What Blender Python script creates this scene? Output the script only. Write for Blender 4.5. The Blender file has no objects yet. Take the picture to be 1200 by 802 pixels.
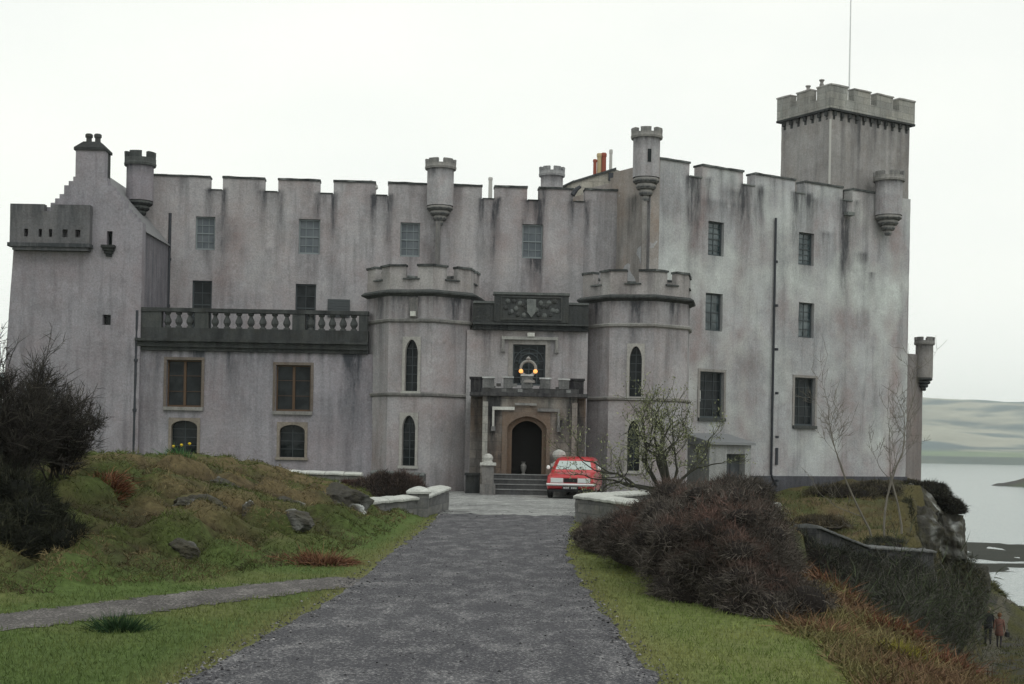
import bpy, bmesh, math, random
import numpy as np
from mathutils import Vector, Matrix, noise as mn

random.seed(7)
RNG = np.random.default_rng(11)
S = bpy.context.scene
COL = S.collection
PI = math.pi
R = math.radians

# ------------------------------------------------------------------ camera
EYE = 1.65
FPX, CU, CV, ROLL = 1667.0, 600.0, 523.0, 0.0185
cd = bpy.data.cameras.new('camera')
cam = bpy.data.objects.new('camera', cd)
COL.objects.link(cam)
cd.sensor_width = 36.0
cd.lens = FPX / 1200 * 36.0
cd.shift_y = (CV - 401.0) / 1200.0
cd.clip_start = 0.1
cd.clip_end = 12000
cam.matrix_world = Matrix.Translation((0, 0, EYE)) @ Matrix.Rotation(PI / 2, 4, 'X') @ Matrix.Rotation(ROLL, 4, 'Z')
S.camera = cam

# ------------------------------------------------------------------ sky and sun (overcast)
SUN_EL, SUN_AZ = R(48), R(152)      # azimuth clockwise from +Y: behind the camera, to the right
w = bpy.data.worlds.new('World')
S.world = w
w.use_nodes = True
nt = w.node_tree
bg = nt.nodes['Background']
bg.inputs['Strength'].default_value = 0.1
sky = nt.nodes.new('ShaderNodeTexSky')
sky.sky_type = 'NISHITA'
sky.sun_disc = False
sky.sun_elevation = SUN_EL
sky.sun_rotation = SUN_AZ
tc = nt.nodes.new('ShaderNodeTexCoord')
mp = nt.nodes.new('ShaderNodeMapping')
mp.inputs['Scale'].default_value = (1.3, 1.3, 3.2)
nz = nt.nodes.new('ShaderNodeTexNoise')
nz.inputs['Scale'].default_value = 1.6
nz.inputs['Detail'].default_value = 5
nz.inputs['Roughness'].default_value = 0.5
cr = nt.nodes.new('ShaderNodeMapRange')
cr.inputs['From Min'].default_value = 0.35
cr.inputs['From Max'].default_value = 0.65
cr.inputs['To Min'].default_value = 0.86
cr.inputs['To Max'].default_value = 0.99
mx = nt.nodes.new('ShaderNodeMix')
mx.data_type = 'RGBA'
mx.inputs['B'].default_value = (10.5, 10.7, 10.05, 1)
L = nt.links.new
L(tc.outputs['Generated'], mp.inputs['Vector'])
L(mp.outputs['Vector'], nz.inputs['Vector'])
L(nz.outputs['Fac'], cr.inputs['Value'])
L(cr.outputs['Result'], mx.inputs['Factor'])
L(sky.outputs['Color'], mx.inputs['A'])
L(mx.outputs['Result'], bg.inputs['Color'])

sl = bpy.data.lights.new('sun', 'SUN')
sl.energy = 0.6
sl.angle = R(18)
sl.color = (1.0, 0.985, 0.96)
so = bpy.data.objects.new('sun', sl)
COL.objects.link(so)
sd = Vector((math.sin(SUN_AZ) * math.cos(SUN_EL), math.cos(SUN_AZ) * math.cos(SUN_EL), math.sin(SUN_EL)))
so.rotation_euler = sd.to_track_quat('Z', 'Y').to_euler()
so.location = sd * 80

S.view_settings.view_transform = 'Standard'
S.view_settings.look = 'None'
S.view_settings.exposure = 0.0
S.view_settings.gamma = 1.0
S.view_settings.use_curve_mapping = False
S.render.engine = 'CYCLES'
S.cycles.volume_bounces = 4
S.cycles.max_bounces = 8

# ------------------------------------------------------------------ helpers
CR_, SR_ = math.cos(ROLL), math.sin(ROLL)


def ray(u, v):
    a, b = u - CU, v - CV
    return Vector(((a * CR_ + b * SR_) / FPX, 1.0, -(-a * SR_ + b * CR_) / FPX))


def at(u, v, D):
    r = ray(u, v)
    return Vector((r.x * D, D, EYE + r.z * D))


def hit(u, v, O, N):
    r = ray(u, v)
    t = (O - Vector((0, 0, EYE))).dot(N) / r.dot(N)
    return Vector((0, 0, EYE)) + r * t


def n3(x, y, z=0.0):
    return mn.noise(Vector((x, y, z)))


def fbm(x, y, z=0.0, o=3):
    s, a, f = 0, 1, 1
    for _ in range(o):
        s += a * mn.noise(Vector((x * f, y * f, z * f + 3.7)))
        a *= .5
        f *= 2.03
    return s


def sst(a, b, x):
    t = max(0.0, min(1.0, (x - a) / (b - a)))
    return t * t * (3 - 2 * t)


def lin(a, b, x):
    return max(0.0, min(1.0, (x - a) / (b - a)))


def interp(x, pts):
    if x <= pts[0][0]:
        return pts[0][1]
    for (x0, y0), (x1, y1) in zip(pts, pts[1:]):
        if x <= x1:
            return y0 + (y1 - y0) * (x - x0) / (x1 - x0)
    return pts[-1][1]


def tag(o, label=None, cat=None, group=None, kind=None):
    if label:
        o['label'] = label
    if cat:
        o['category'] = cat
    if group:
        o['group'] = group
    if kind:
        o['kind'] = kind
    return o


def empty(name, loc=(0, 0, 0), rz=0.0, parent=None):
    o = bpy.data.objects.new(name, None)
    COL.objects.link(o)
    o.location = loc
    o.rotation_euler = (0, 0, rz)
    o.empty_display_size = 0.2
    if parent:
        setparent(o, parent)
    return o


def world_of(o):
    m = Matrix.Translation(o.location) @ o.rotation_euler.to_matrix().to_4x4() @ Matrix.Diagonal((*o.scale, 1))
    if o.parent:
        m = world_of(o.parent) @ o.matrix_parent_inverse @ m
    return m


def setparent(o, p, local=False):
    o.parent = p
    if not local:
        o.matrix_parent_inverse = world_of(p).inverted()


def copy_tree(o, parent=None):
    c = o.copy()
    COL.objects.link(c)
    if parent is not None:
        mpi = o.matrix_parent_inverse.copy()
        c.parent = parent
        c.matrix_parent_inverse = mpi
    for ch in list(o.children):
        copy_tree(ch, c)
    return c


class MB:
    """collects faces, then links them as one mesh object"""

    def __init__(s, M=None):
        s.v, s.f, s.m, s.c = [], [], [], []
        s.M = M

    def vert(s, p, c=(0, 0, 0)):
        p = Vector(p)
        if s.M is not None:
            p = s.M @ p
        s.v.append(p)
        s.c.append(c)
        return len(s.v) - 1

    def poly(s, pts, m=0, c=(0, 0, 0)):
        s.f.append([s.vert(p, c) for p in pts])
        s.m.append(m)

    def box(s, lo, hi, m=0, c=(0, 0, 0)):
        x0, y0, z0 = lo
        x1, y1, z1 = hi
        i = [s.vert(p, c) for p in ((x0, y0, z0), (x1, y0, z0), (x1, y1, z0), (x0, y1, z0), (x0, y0, z1), (x1, y0, z1), (x1, y1, z1), (x0, y1, z1))]
        for q in ((0, 3, 2, 1), (4, 5, 6, 7), (0, 1, 5, 4), (1, 2, 6, 5), (2, 3, 7, 6), (3, 0, 4, 7)):
            s.f.append([i[k] for k in q])
            s.m.append(m)

    def obox(s, O, U, N, W, a, b, m=0, c=(0, 0, 0)):
        """box in a frame: O origin, U/N/W axes, a=(u0,n0,w0) b=(u1,n1,w1)"""
        i = []
        for (x, y, z) in ((0, 0, 0), (1, 0, 0), (1, 1, 0), (0, 1, 0), (0, 0, 1), (1, 0, 1), (1, 1, 1), (0, 1, 1)):
            i.append(s.vert(O + U * (a[0], b[0])[x] + N * (a[1], b[1])[y] + W * (a[2], b[2])[z], c))
        for q in ((0, 3, 2, 1), (4, 5, 6, 7), (0, 1, 5, 4), (1, 2, 6, 5), (2, 3, 7, 6), (3, 0, 4, 7)):
            s.f.append([i[k] for k in q])
            s.m.append(m)

    def loft(s, rings, m=0, cap=True, c=(0, 0, 0), closed=True):
        idx = [[s.vert(p, (c(p) if callable(c) else c)) for p in r] for r in rings]
        n = len(rings[0])
        for a, b in zip(idx, idx[1:]):
            for k in range(n if closed else n - 1):
                s.f.append([a[k], a[(k + 1) % n], b[(k + 1) % n], b[k]])
                s.m.append(m)
        if cap:
            s.f.append(list(reversed(idx[0])))
            s.m.append(m)
            s.f.append(idx[-1])
            s.m.append(m)

    def lathe(s, ctr, prof, n=20, m=0, c=(0, 0, 0), rot=0.0, cap=True, squash=1.0):
        rings = []
        for (r, z) in prof:
            rings.append([(ctr[0] + r * math.cos(rot + 2 * PI * k / n), ctr[1] + squash * r * math.sin(rot + 2 * PI * k / n), ctr[2] + z) for k in range(n)])
        s.loft(rings, m, cap, c)

    def tube(s, pts, rad, n=6, m=0, c=(0, 0, 0), cap=True):
        pts = [Vector(p) for p in pts]
        if not isinstance(rad, (list, tuple)):
            rad = [rad] * len(pts)
        rings = []
        ref = None
        for i, p in enumerate(pts):
            d = (pts[min(i + 1, len(pts) - 1)] - pts[max(i - 1, 0)])
            if d.length < 1e-9:
                d = Vector((0, 0, 1))
            d.normalize()
            if ref is None:
                ref = d.orthogonal().normalized()
            a = (ref - d * ref.dot(d))
            a = a.normalized() if a.length > 1e-6 else d.orthogonal().normalized()
            ref = a
            b = d.cross(a)
            rings.append([p + (a * math.cos(2 * PI * k / n) + b * math.sin(2 * PI * k / n)) * rad[i] for k in range(n)])
        s.loft(rings, m, cap, c)

    def prism(s, pts, O, U, N, W, d0, d1, m=0, c=(0, 0, 0)):
        """2D outline pts (u,w), extruded along N from d0 to d1"""
        r0 = [O + U * p[0] + W * p[1] + N * d0 for p in pts]
        r1 = [O + U * p[0] + W * p[1] + N * d1 for p in pts]
        s.loft([r0, r1], m, True, c)

    def build(s, name, mats, parent=None, smooth=False, local=False, bevel=0.0):
        me = bpy.data.meshes.new(name)
        me.from_pydata([tuple(v) for v in s.v], [], s.f)
        if not isinstance(mats, (list, tuple)):
            mats = [mats]
        for x in mats:
            me.materials.append(x)
        me.polygons.foreach_set('material_index', s.m)
        a = me.color_attributes.new('Col', 'FLOAT_COLOR', 'POINT')
        arr = np.ones((len(s.v), 4), np.float32)
        arr[:, :3] = np.array(s.c, np.float32).reshape(-1, 3)
        a.data.foreach_set('color', arr.ravel())
        bm = bmesh.new()
        bm.from_mesh(me)
        bmesh.ops.recalc_face_normals(bm, faces=bm.faces)
        if bevel:
            bmesh.ops.remove_doubles(bm, verts=bm.verts, dist=1e-5)
            es = [e for e in bm.edges if len(e.link_faces) == 2 and e.calc_face_angle(0) > .5]
            bmesh.ops.bevel(bm, geom=es, offset=bevel, segments=2, affect='EDGES', profile=.6)
        bm.to_mesh(me)
        bm.free()
        if smooth:
            me.polygons.foreach_set('use_smooth', [True] * len(me.polygons))
        o = bpy.data.objects.new(name, me)
        COL.objects.link(o)
        if parent is not None:
            setparent(o, parent, local)
        return o


def np_mesh(name, V, F, C, mat, parent=None, local=False):
    """triangle mesh from arrays with a colour per vertex"""
    me = bpy.data.meshes.new(name)
    V = np.asarray(V, np.float32)
    F = np.asarray(F, np.int32)
    me.vertices.add(len(V))
    me.vertices.foreach_set('co', V.ravel())
    me.loops.add(F.size)
    me.loops.foreach_set('vertex_index', F.ravel())
    me.polygons.add(len(F))
    k = F.shape[1]
    me.polygons.foreach_set('loop_start', np.arange(0, F.size, k, dtype=np.int32))
    me.materials.append(mat)
    a = me.color_attributes.new('Col', 'FLOAT_COLOR', 'POINT')
    arr = np.ones((len(V), 4), np.float32)
    arr[:, :3] = C
    a.data.foreach_set('color', arr.ravel())
    me.update(calc_edges=True)
    me.validate()
    o = bpy.data.objects.new(name, me)
    COL.objects.link(o)
    if parent is not None:
        setparent(o, parent, local)
    return o


def strands(P, Dv, Ln, Wd, bend, Cl):
    """arching ribbons: roots P, directions Dv, lengths, widths, bend vectors, colours -> V,F,C (triangles)"""
    n = len(P)
    Dv = Dv / (np.linalg.norm(Dv, axis=1, keepdims=True) + 1e-9)
    rnd = RNG.normal(size=(n, 3))
    Sd = np.cross(Dv, rnd)
    Sd /= (np.linalg.norm(Sd, axis=1, keepdims=True) + 1e-9)
    Ln = Ln[:, None]
    Wd = Wd[:, None]
    p1 = P + Dv * Ln * .5 + bend * Ln * .18
    p2 = P + Dv * Ln + bend * Ln * .62
    V = np.stack([P - Sd * Wd, P + Sd * Wd, p1 - Sd * Wd * .75, p1 + Sd * Wd * .75, p2], 1).reshape(-1, 3)
    b = (np.arange(n) * 5)[:, None, None]
    F = (np.array([[0, 1, 3], [0, 3, 2], [2, 3, 4]])[None] + b).reshape(-1, 3)
    C = np.repeat(Cl, 5, axis=0)
    return V, F, C


def merge(parts):
    Vs, Fs, Cs, o = [], [], [], 0
    for V, F, C in parts:
        Vs.append(V)
        Fs.append(F + o)
        Cs.append(C)
        o += len(V)
    return np.concatenate(Vs), np.concatenate(Fs), np.concatenate(Cs)


# ------------------------------------------------------------------ materials
def mat(name, col=(.5, .5, .5), rough=.8, metal=0.0, spec=.3):
    m = bpy.data.materials.new(name)
    m.use_nodes = True
    b = m.node_tree.nodes['Principled BSDF']
    b.inputs['Base Color'].default_value = (*col, 1)
    b.inputs['Roughness'].default_value = rough
    b.inputs['Metallic'].default_value = metal
    b.inputs['Specular IOR Level'].default_value = spec
    return m


def nodes(m):
    return m.node_tree, m.node_tree.nodes['Principled BSDF']


def add_noise(t, scale, detail=4, rough=.6, vec=None, stretch=None):
    n = t.nodes.new('ShaderNodeTexNoise')
    n.inputs['Scale'].default_value = scale
    n.inputs['Detail'].default_value = detail
    n.inputs['Roughness'].default_value = rough
    if vec is None:
        c = t.nodes.new('ShaderNodeTexCoord')
        vec = c.outputs['Object']
    if stretch:
        q = t.nodes.new('ShaderNodeMapping')
        q.inputs['Scale'].default_value = stretch
        t.links.new(vec, q.inputs['Vector'])
        vec = q.outputs['Vector']
    t.links.new(vec, n.inputs['Vector'])
    return n.outputs['Fac']


def mrange(t, v, a, b, c, d):
    n = t.nodes.new('ShaderNodeMapRange')
    n.inputs['From Min'].default_value = a
    n.inputs['From Max'].default_value = b
    n.inputs['To Min'].default_value = c
    n.inputs['To Max'].default_value = d
    t.links.new(v, n.inputs['Value'])
    return n.outputs['Result']


def mixc(t, f, a, b, mode='MIX'):
    n = t.nodes.new('ShaderNodeMix')
    n.data_type = 'RGBA'
    n.blend_type = mode
    for s, v in (('Factor', f), ('A', a), ('B', b)):
        if isinstance(v, (int, float)):
            n.inputs[s].default_value = v
        elif isinstance(v, tuple):
            n.inputs[s].default_value = (*v, 1) if len(v) == 3 else v
        else:
            t.links.new(v, n.inputs[s])
    return n.outputs['Result']


def mth(t, op, a, b):
    n = t.nodes.new('ShaderNodeMath')
    n.operation = op
    n.use_clamp = False
    for i, v in enumerate((a, b)):
        if isinstance(v, (int, float)):
            n.inputs[i].default_value = v
        else:
            t.links.new(v, n.inputs[i])
    return n.outputs[0]


def bump(t, b, h, dist, strength=1.0):
    n = t.nodes.new('ShaderNodeBump')
    n.inputs['Distance'].default_value = dist
    n.inputs['Strength'].default_value = strength
    t.links.new(h, n.inputs['Height'])
    t.links.new(n.outputs['Normal'], b.inputs['Normal'])


def stone_mat(name, base, dark, warm, pale, blotch=.35, blocks=None):
    """harled or dressed stone: vertex attribute R = black streaks, G = warm stain, B = pale lichen wash"""
    m = mat(name, base, .92, 0, .15)
    t, b = nodes(m)
    at_ = t.nodes.new('ShaderNodeAttribute')
    at_.attribute_name = 'Col'
    sp = t.nodes.new('ShaderNodeSeparateColor')
    t.links.new(at_.outputs['Color'], sp.inputs['Color'])
    big = add_noise(t, .55, 6, .65)
    med = add_noise(t, 2.6, 5, .7)
    fin = add_noise(t, 17, 4, .7)
    streak = add_noise(t, 1.0, 4, .6, stretch=(3.2, 3.2, .28))
    c = mixc(t, mrange(t, big, .38, .66, 0, 1), base, tuple(x * (1 - blotch * .6) for x in base))
    c = mixc(t, mrange(t, med, .45, .75, 0, blotch), c, warm)
    pt = add_noise(t, .85, 9, .72, stretch=(1, 1, .8))
    c = mixc(t, mrange(t, pt,   .55, .58, 0, .32), c, tuple(x * .66 for x in base))
    c = mixc(t, mrange(t, pt, .43, .4, 0, .32), c, tuple(min(.8, x * 1.28) for x in base))
    wv = add_noise(t, 2.1, 6, .65)
    crk = mrange(t, mth(t, 'ABSOLUTE', mth(t, 'SUBTRACT', wv, .5), 0), 0, .006, 1, 0)
    c = mixc(t, mth(t, 'MULTIPLY', crk, mrange(t, big, .5, .62, 0, .6)), c, dark)
    c = mixc(t, mrange(t, streak, .5, .72, 0, .42), c, dark)
    edge = mrange(t, med, .3, .7, .55, 1.35)
    c = mixc(t, mth(t, 'MULTIPLY', sp.outputs['Green'], edge), c, warm)
    c = mixc(t, mth(t, 'MULTIPLY', sp.outputs['Blue'], edge), c, pale)
    se = mrange(t, add_noise(t, 1.0, 5, .7, stretch=(7, 7, 1.1)), .3, .7, .35, 1.3)
    c = mixc(t, mth(t, 'MINIMUM', mth(t, 'MULTIPLY', sp.outputs['Red'], mth(t, 'MULTIPLY', se, 1.25)), .95), c, dark)
    c = mixc(t, 1.0, c, mixc(t, mrange(t, fin, .3, .7, 0, 1), (.8, .8, .8), (1.19, 1.19, 1.19)), 'MULTIPLY')
    h = mth(t, 'ADD', mth(t, 'MULTIPLY', fin, .5), med)
    if blocks:
        br = t.nodes.new('ShaderNodeTexBrick')
        br.inputs['Scale'].default_value = 1
        br.inputs['Mortar Size'].default_value = .012
        br.inputs['Brick Width'].default_value = blocks[0]
        br.inputs['Row Height'].default_value = blocks[1]
        br.inputs['Color1'].default_value = (.86, .86, .86, 1)
        br.inputs['Color2'].default_value = (1.12, 1.1, 1.06, 1)
        br.inputs['Mortar'].default_value = (.72, .72, .72, 1)
        cc = t.nodes.new('ShaderNodeTexCoord')
        q = t.nodes.new('ShaderNodeMapping')
        q.inputs['Rotation'].default_value = (R(90), 0, 0)
        t.links.new(cc.outputs['Object'], q.inputs['Vector'])
        t.links.new(q.outputs['Vector'], br.inputs['Vector'])
        c = mixc(t, 1.0, c, br.outputs['Color'], 'MULTIPLY')
    t.links.new(c, b.inputs['Base Color'])
    bump(t, b, h, .03, .7)
    return m


HARL = stone_mat('harl_main', (.362, .355, .37), (.045, .047, .054), (.265, .208, .2), (.45, .46, .45))
HARL_R = stone_mat('harl_keep', (.398, .408, .425), (.055, .057, .063), (.285, .23, .228), (.54, .58, .565))
HARL_L = stone_mat('harl_wing', (.288, .28, .308), (.045, .05, .06), (.23, .185, .195), (.42, .42, .45), .3)
ASHLAR = stone_mat('ashlar', (.23, .215, .205), (.03, .032, .035), (.17, .115, .08), (.5, .52, .49), .4, (.62, .3))
DARKST = stone_mat('weathered_stone', (.07, .075, .076), (.014, .016, .018), (.065, .06, .042), (.32, .35, .34), .45)
TRIM = stone_mat('dressed_trim', (.29, .28, .27), (.07, .075, .08), (.22, .18, .15), (.5, .51, .48), .35)
BROWNST = stone_mat('brown_stone', (.165, .142, .125), (.045, .04, .038), (.15, .105, .075), (.4, .37, .32), .4)
RUBBLE = stone_mat('rubble_wall', (.12, .12, .125), (.03, .032, .035), (.1, .085, .06), (.5, .52, .5), .5, (.42, .21))
LICHEN = stone_mat('lichen_coping', (.41, .425, .4), (.12, .12, .12), (.28, .27, .22), (.72, .74, .71), .6)
ROCK = stone_mat('rock', (.058, .056, .055), (.022, .022, .022), (.075, .07, .035), (.42, .44, .43), .6)


def slate():
    m = mat('slate', (.17, .175, .185), .7)
    t, b = nodes(m)
    c = mixc(t, add_noise(t, 5, 3), (.12, .125, .135), (.25, .25, .255))
    t.links.new(c, b.inputs['Base Color'])
    return m


SLATE = slate()


def glass(name, col, col2, rough=.06, spec=.13):
    m = mat(name, col, rough, 0, spec)
    t, b = nodes(m)
    c = mixc(t, mrange(t, add_noise(t, 1.7, 3), .4, .65, 0, 1), col, col2)
    t.links.new(c, b.inputs['Base Color'])
    bump(t, b, add_noise(t, 3.5, 1), .01, .35)
    return m


GLASS = glass('dark_window_glass', (.008, .011, .013), (.025, .03, .032))
SKY_PANE = glass('sky_painted_glass', (.09, .107, .122), (.128, .145, .16), .25)  # sky reflection painted into the upper panes' colour
KGLASS = glass('keep_window_glass', (.02, .035, .04), (.11, .14, .15), .05, .5)
FRAME_G = mat('grey_window_paint', (.19, .22, .23), .6)
FRAME_D = mat('dark_window_paint', (.05, .062, .068), .6)
FRAME_W = mat('pale_window_paint', (.3, .33, .33), .6)
FRAME_B = mat('brown_window_paint', (.085, .05, .028), .6)
LEAD = mat('lead_roofing', (.2, .21, .22), .6)
IRON = mat('cast_iron_pipe', (.03, .034, .042), .6)
WOOD = mat('dark_door_oak', (.012, .011, .010), .65)
POT_R = mat('red_clay', (.26, .075, .05), .85)
POT_Y = mat('buff_clay', (.42, .34, .2), .85)
POT_W = mat('pale_clay', (.42, .42, .4), .85)


def vmat(name, rough=.9, var=.3, scale=6, spec=.1, trans=False):
    """colour comes from the vertex colour (the thing's own colour), broken up by noise"""
    m = mat(name, (.1, .1, .1), rough, 0, spec)
    t, b = nodes(m)
    a = t.nodes.new('ShaderNodeAttribute')
    a.attribute_name = 'Col'
    n = add_noise(t, scale, 5, .7)
    c = mixc(t, 1.0, a.outputs['Color'], mixc(t, mrange(t, n, .3, .7, 0, 1), (1 - var,) * 3, (1 + var,) * 3), 'MULTIPLY')
    t.links.new(c, b.inputs['Base Color'])
    return m


GROUND = vmat('ground', .95, .38, 9)
t_, b_ = nodes(GROUND)
bump(t_, b_, add_noise(t_, 14, 5, .7), .05, .9)
BLADES = vmat('grass_blades', .8, .2, 2)
TWIGS = vmat('twigs', .9, .2, 3)
LEAVES = vmat('leaves', .7, .2, 3)
HILLM = vmat('far_hill', .95, .25, .01)


def road_mat(name, a, b2, chip, dens, sc=46):
    m = mat(name, a, .88, 0, .25)
    t, b = nodes(m)
    big = add_noise(t, .5, 5, .65)
    mid = add_noise(t, 3.0, 4, .7, stretch=(1, .45, 1))
    c = mixc(t, mrange(t, big, .35, .7, 0, 1), a, b2)
    s1 = add_noise(t, sc, 3, .75)
    s2 = add_noise(t, sc * .37, 4, .75)
    s3 = add_noise(t, sc * 2.1, 2, .6)
    c = mixc(t, mrange(t, s3, .35, .6, .55, 0), c, tuple(x * .4 for x in a))
    c = mixc(t, mrange(t, mid, .5, .75, 0, .3), c, chip)
    f = mrange(t, s1, .64 - dens * .35, .7 - dens * .3, 0, 1)
    f = mth(t, 'MULTIPLY', f, mrange(t, mid, .36, .62, .2, 1))
    f2 = mrange(t, s2, .62, .68, 0, .6)
    c = mixc(t, mth(t, 'MAXIMUM', f, f2), c, chip)
    t.links.new(c, b.inputs['Base Color'])
    bump(t, b, mth(t, 'ADD', s1, s2), .03, .8)
    return m


ROAD = road_mat('road_gravel', (.056, .056, .066), (.08, .08, .09), (.36, .355, .36), .3, 42)
COURT = road_mat('forecourt_gravel', (.13, .132, .135), (.36, .37, .36), (.62, .64, .62), .32, 34)
PATHM = road_mat('path_gravel', (.06, .056, .055), (.12, .112, .108), (.32, .3, .29), .33, 34)

# ------------------------------------------------------------------ terrain
EDGE = [(4.1, -6), (4.1, 14), (4.25, 22), (5.0, 30), (8.3, 39.6), (10.9, 44), (13.6, 46.9), (14.3, 52), (16.6, 58), (18.4, 62.6), (18.4, 72), (20, 77), (10, 81), (-30, 84), (-60, 60), (-60, -6)]


def edge_sd(x, y):
    """signed distance to the plateau outline, positive inside; and y of nearest point"""
    best, by, inside = 1e9, 0, False
    n = len(EDGE)
    for i in range(n):
        x0, y0 = EDGE[i]
        x1, y1 = EDGE[(i + 1) % n]
        dx, dy = x1 - x0, y1 - y0
        t = max(0, min(1, ((x - x0) * dx + (y - y0) * dy) / (dx * dx + dy * dy)))
        px, py = x0 + t * dx, y0 + t * dy
        d = math.hypot(x - px, y - py)
        if d < best:
            best, by = d, py
        if (y0 > y) != (y1 > y) and x < x0 + (y - y0) / (y1 - y0) * dx:
            inside = not inside
    return (best if inside else -best), by


PATH = [(-11.5, 8.6), (-7.6, 10.6), (-4.5, 12.55), (-3.45, 14.45), (-2.6, 16.0), (-1.75, 17.2)]


def path_dist(x, y):
    best = 1e9
    for (x0, y0), (x1, y1) in zip(PATH, PATH[1:]):
        dx, dy = x1 - x0, y1 - y0
        t = max(0, min(1, ((x - x0) * dx + (y - y0) * dy) / (dx * dx + dy * dy)))
        best = min(best, math.hypot(x - x0 - t * dx, y - y0 - t * dy))
    return best


def road_l(y):
    return interp(y, [(0, -2.4), (9.6, -2.2), (16, -1.8), (21, -1.8), (28, -1.66), (35, -1.66)])


def road_r(y):
    return interp(y, [(0, 1.25), (10, 1.05), (16.6, .88), (21.8, .86), (28.7, 1.2), (33, 1.5)])


def toe(x):
    return interp(x, [(-12, 11.0), (-8, 12.9), (-5, 14.3), (-3.45, 16.0), (-2.4, 20), (-1.9, 26)])


def mound(x, y):
    if x > -1.9:
        return 0.0
    t = toe(x)
    f = lin(t + .2, t + 10.5, y)
    f = f * (1.7 - .7 * f) * .98
    lat = lin(-2.1, -6.3, x)
    lat = lat ** .8
    back = sst(40, 31, y)
    far = .34 * sst(31, 40, y) * sst(-3.5, -6, x)
    return 1.2 * min(1, f) * lat * back + far


def hummock(x, y):
    wx, wy = x + .35 * n3(x * .9, y * .9, 3), y + .45 * n3(x * .8, y * .8, 7)
    d, pt = mn.voronoi(Vector((wx * 1.05, wy * .8, .3)))
    e = min(1.0, (d[1] - d[0]) * 2.2)
    h = .5 + .5 * n3(pt[0].x * 3.1, pt[0].y * 3.1, 2)
    return (.46 * (e ** .55 - .55) * (.4 + .9 * h), e, h)


def ground_z(x, y):
    sd, ey = edge_sd(x, y)
    m = mound(x, y)
    # plateau
    p = m
    if m > .02:
        k = min(1, m / .25)
        p += k * (.12 * fbm(x * 1.0, y * 1.0, 1.3, 3) + hummock(x, y)[0])
    if x > 2.4 and y < 34:
        k = sst(2.5, 4.6, x)
        p -= .34 * k * sst(23, 12, y)
        p += .06 * k * fbm(x * 1.8, y * 1.8, 8)
    if x > 4.5 and y > 33:
        d = max(0, (55 + .65 * (x - 5.18) - y) * .838)
        p += -.115 * d * sst(6, 11, x) + .45 * sst(10, 17, x) + .14 * fbm(x * .9, y * .9, 2) + .25 * fbm(x * .5, y * .5, 6) * sst(8, 12, x)
        if y > 60:
            p -= .35 * sst(17.5, 20.5, x)
    # valley and shore
    if y < 88:
        fl = -5.2 - .032 * y
    else:
        fl = -8.0 - 2.12 * sst(86, 116, y) + .16 * sst(128, 150, y) - 1.4 * sst(185, 222, y)
    fl += .10 * fbm(x * .25, y * .25, 4) + (.12 * fbm(x * .22, y * .12, 9) if y > 95 else 0)
    if y > 76 and x < 20:
        fl -= 4 * sst(76, 96, y) * sst(20, 8, x)
    if x < -40:
        fl = min(fl, -11.5)
    if sd >= 0:
        return p
    wd = interp(ey, [(0, 3.2), (24, 3.2), (34, 1.6), (39, .5), (47.5, .5), (50, 1.5), (60, 2.2), (68, 3), (75, 9)])
    t = lin(0, wd, -sd)
    if ey > 47:
        t = t ** .8
        fl += .9 * fbm(x * .8, y * .8, 6) * sst(0, .2, t) * (1 - t)
    else:
        t = t ** 1.25
        if ey < 34:
            fl += .5 * fbm(x * .7, y * .7, 6) * (1 - t) * sst(0, .2, t)
    t = min(1, t)
    return p + (fl - p) * t


LAWN = (.082, .122, .036)
LAWN_Y = (.15, .145, .06)


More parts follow.
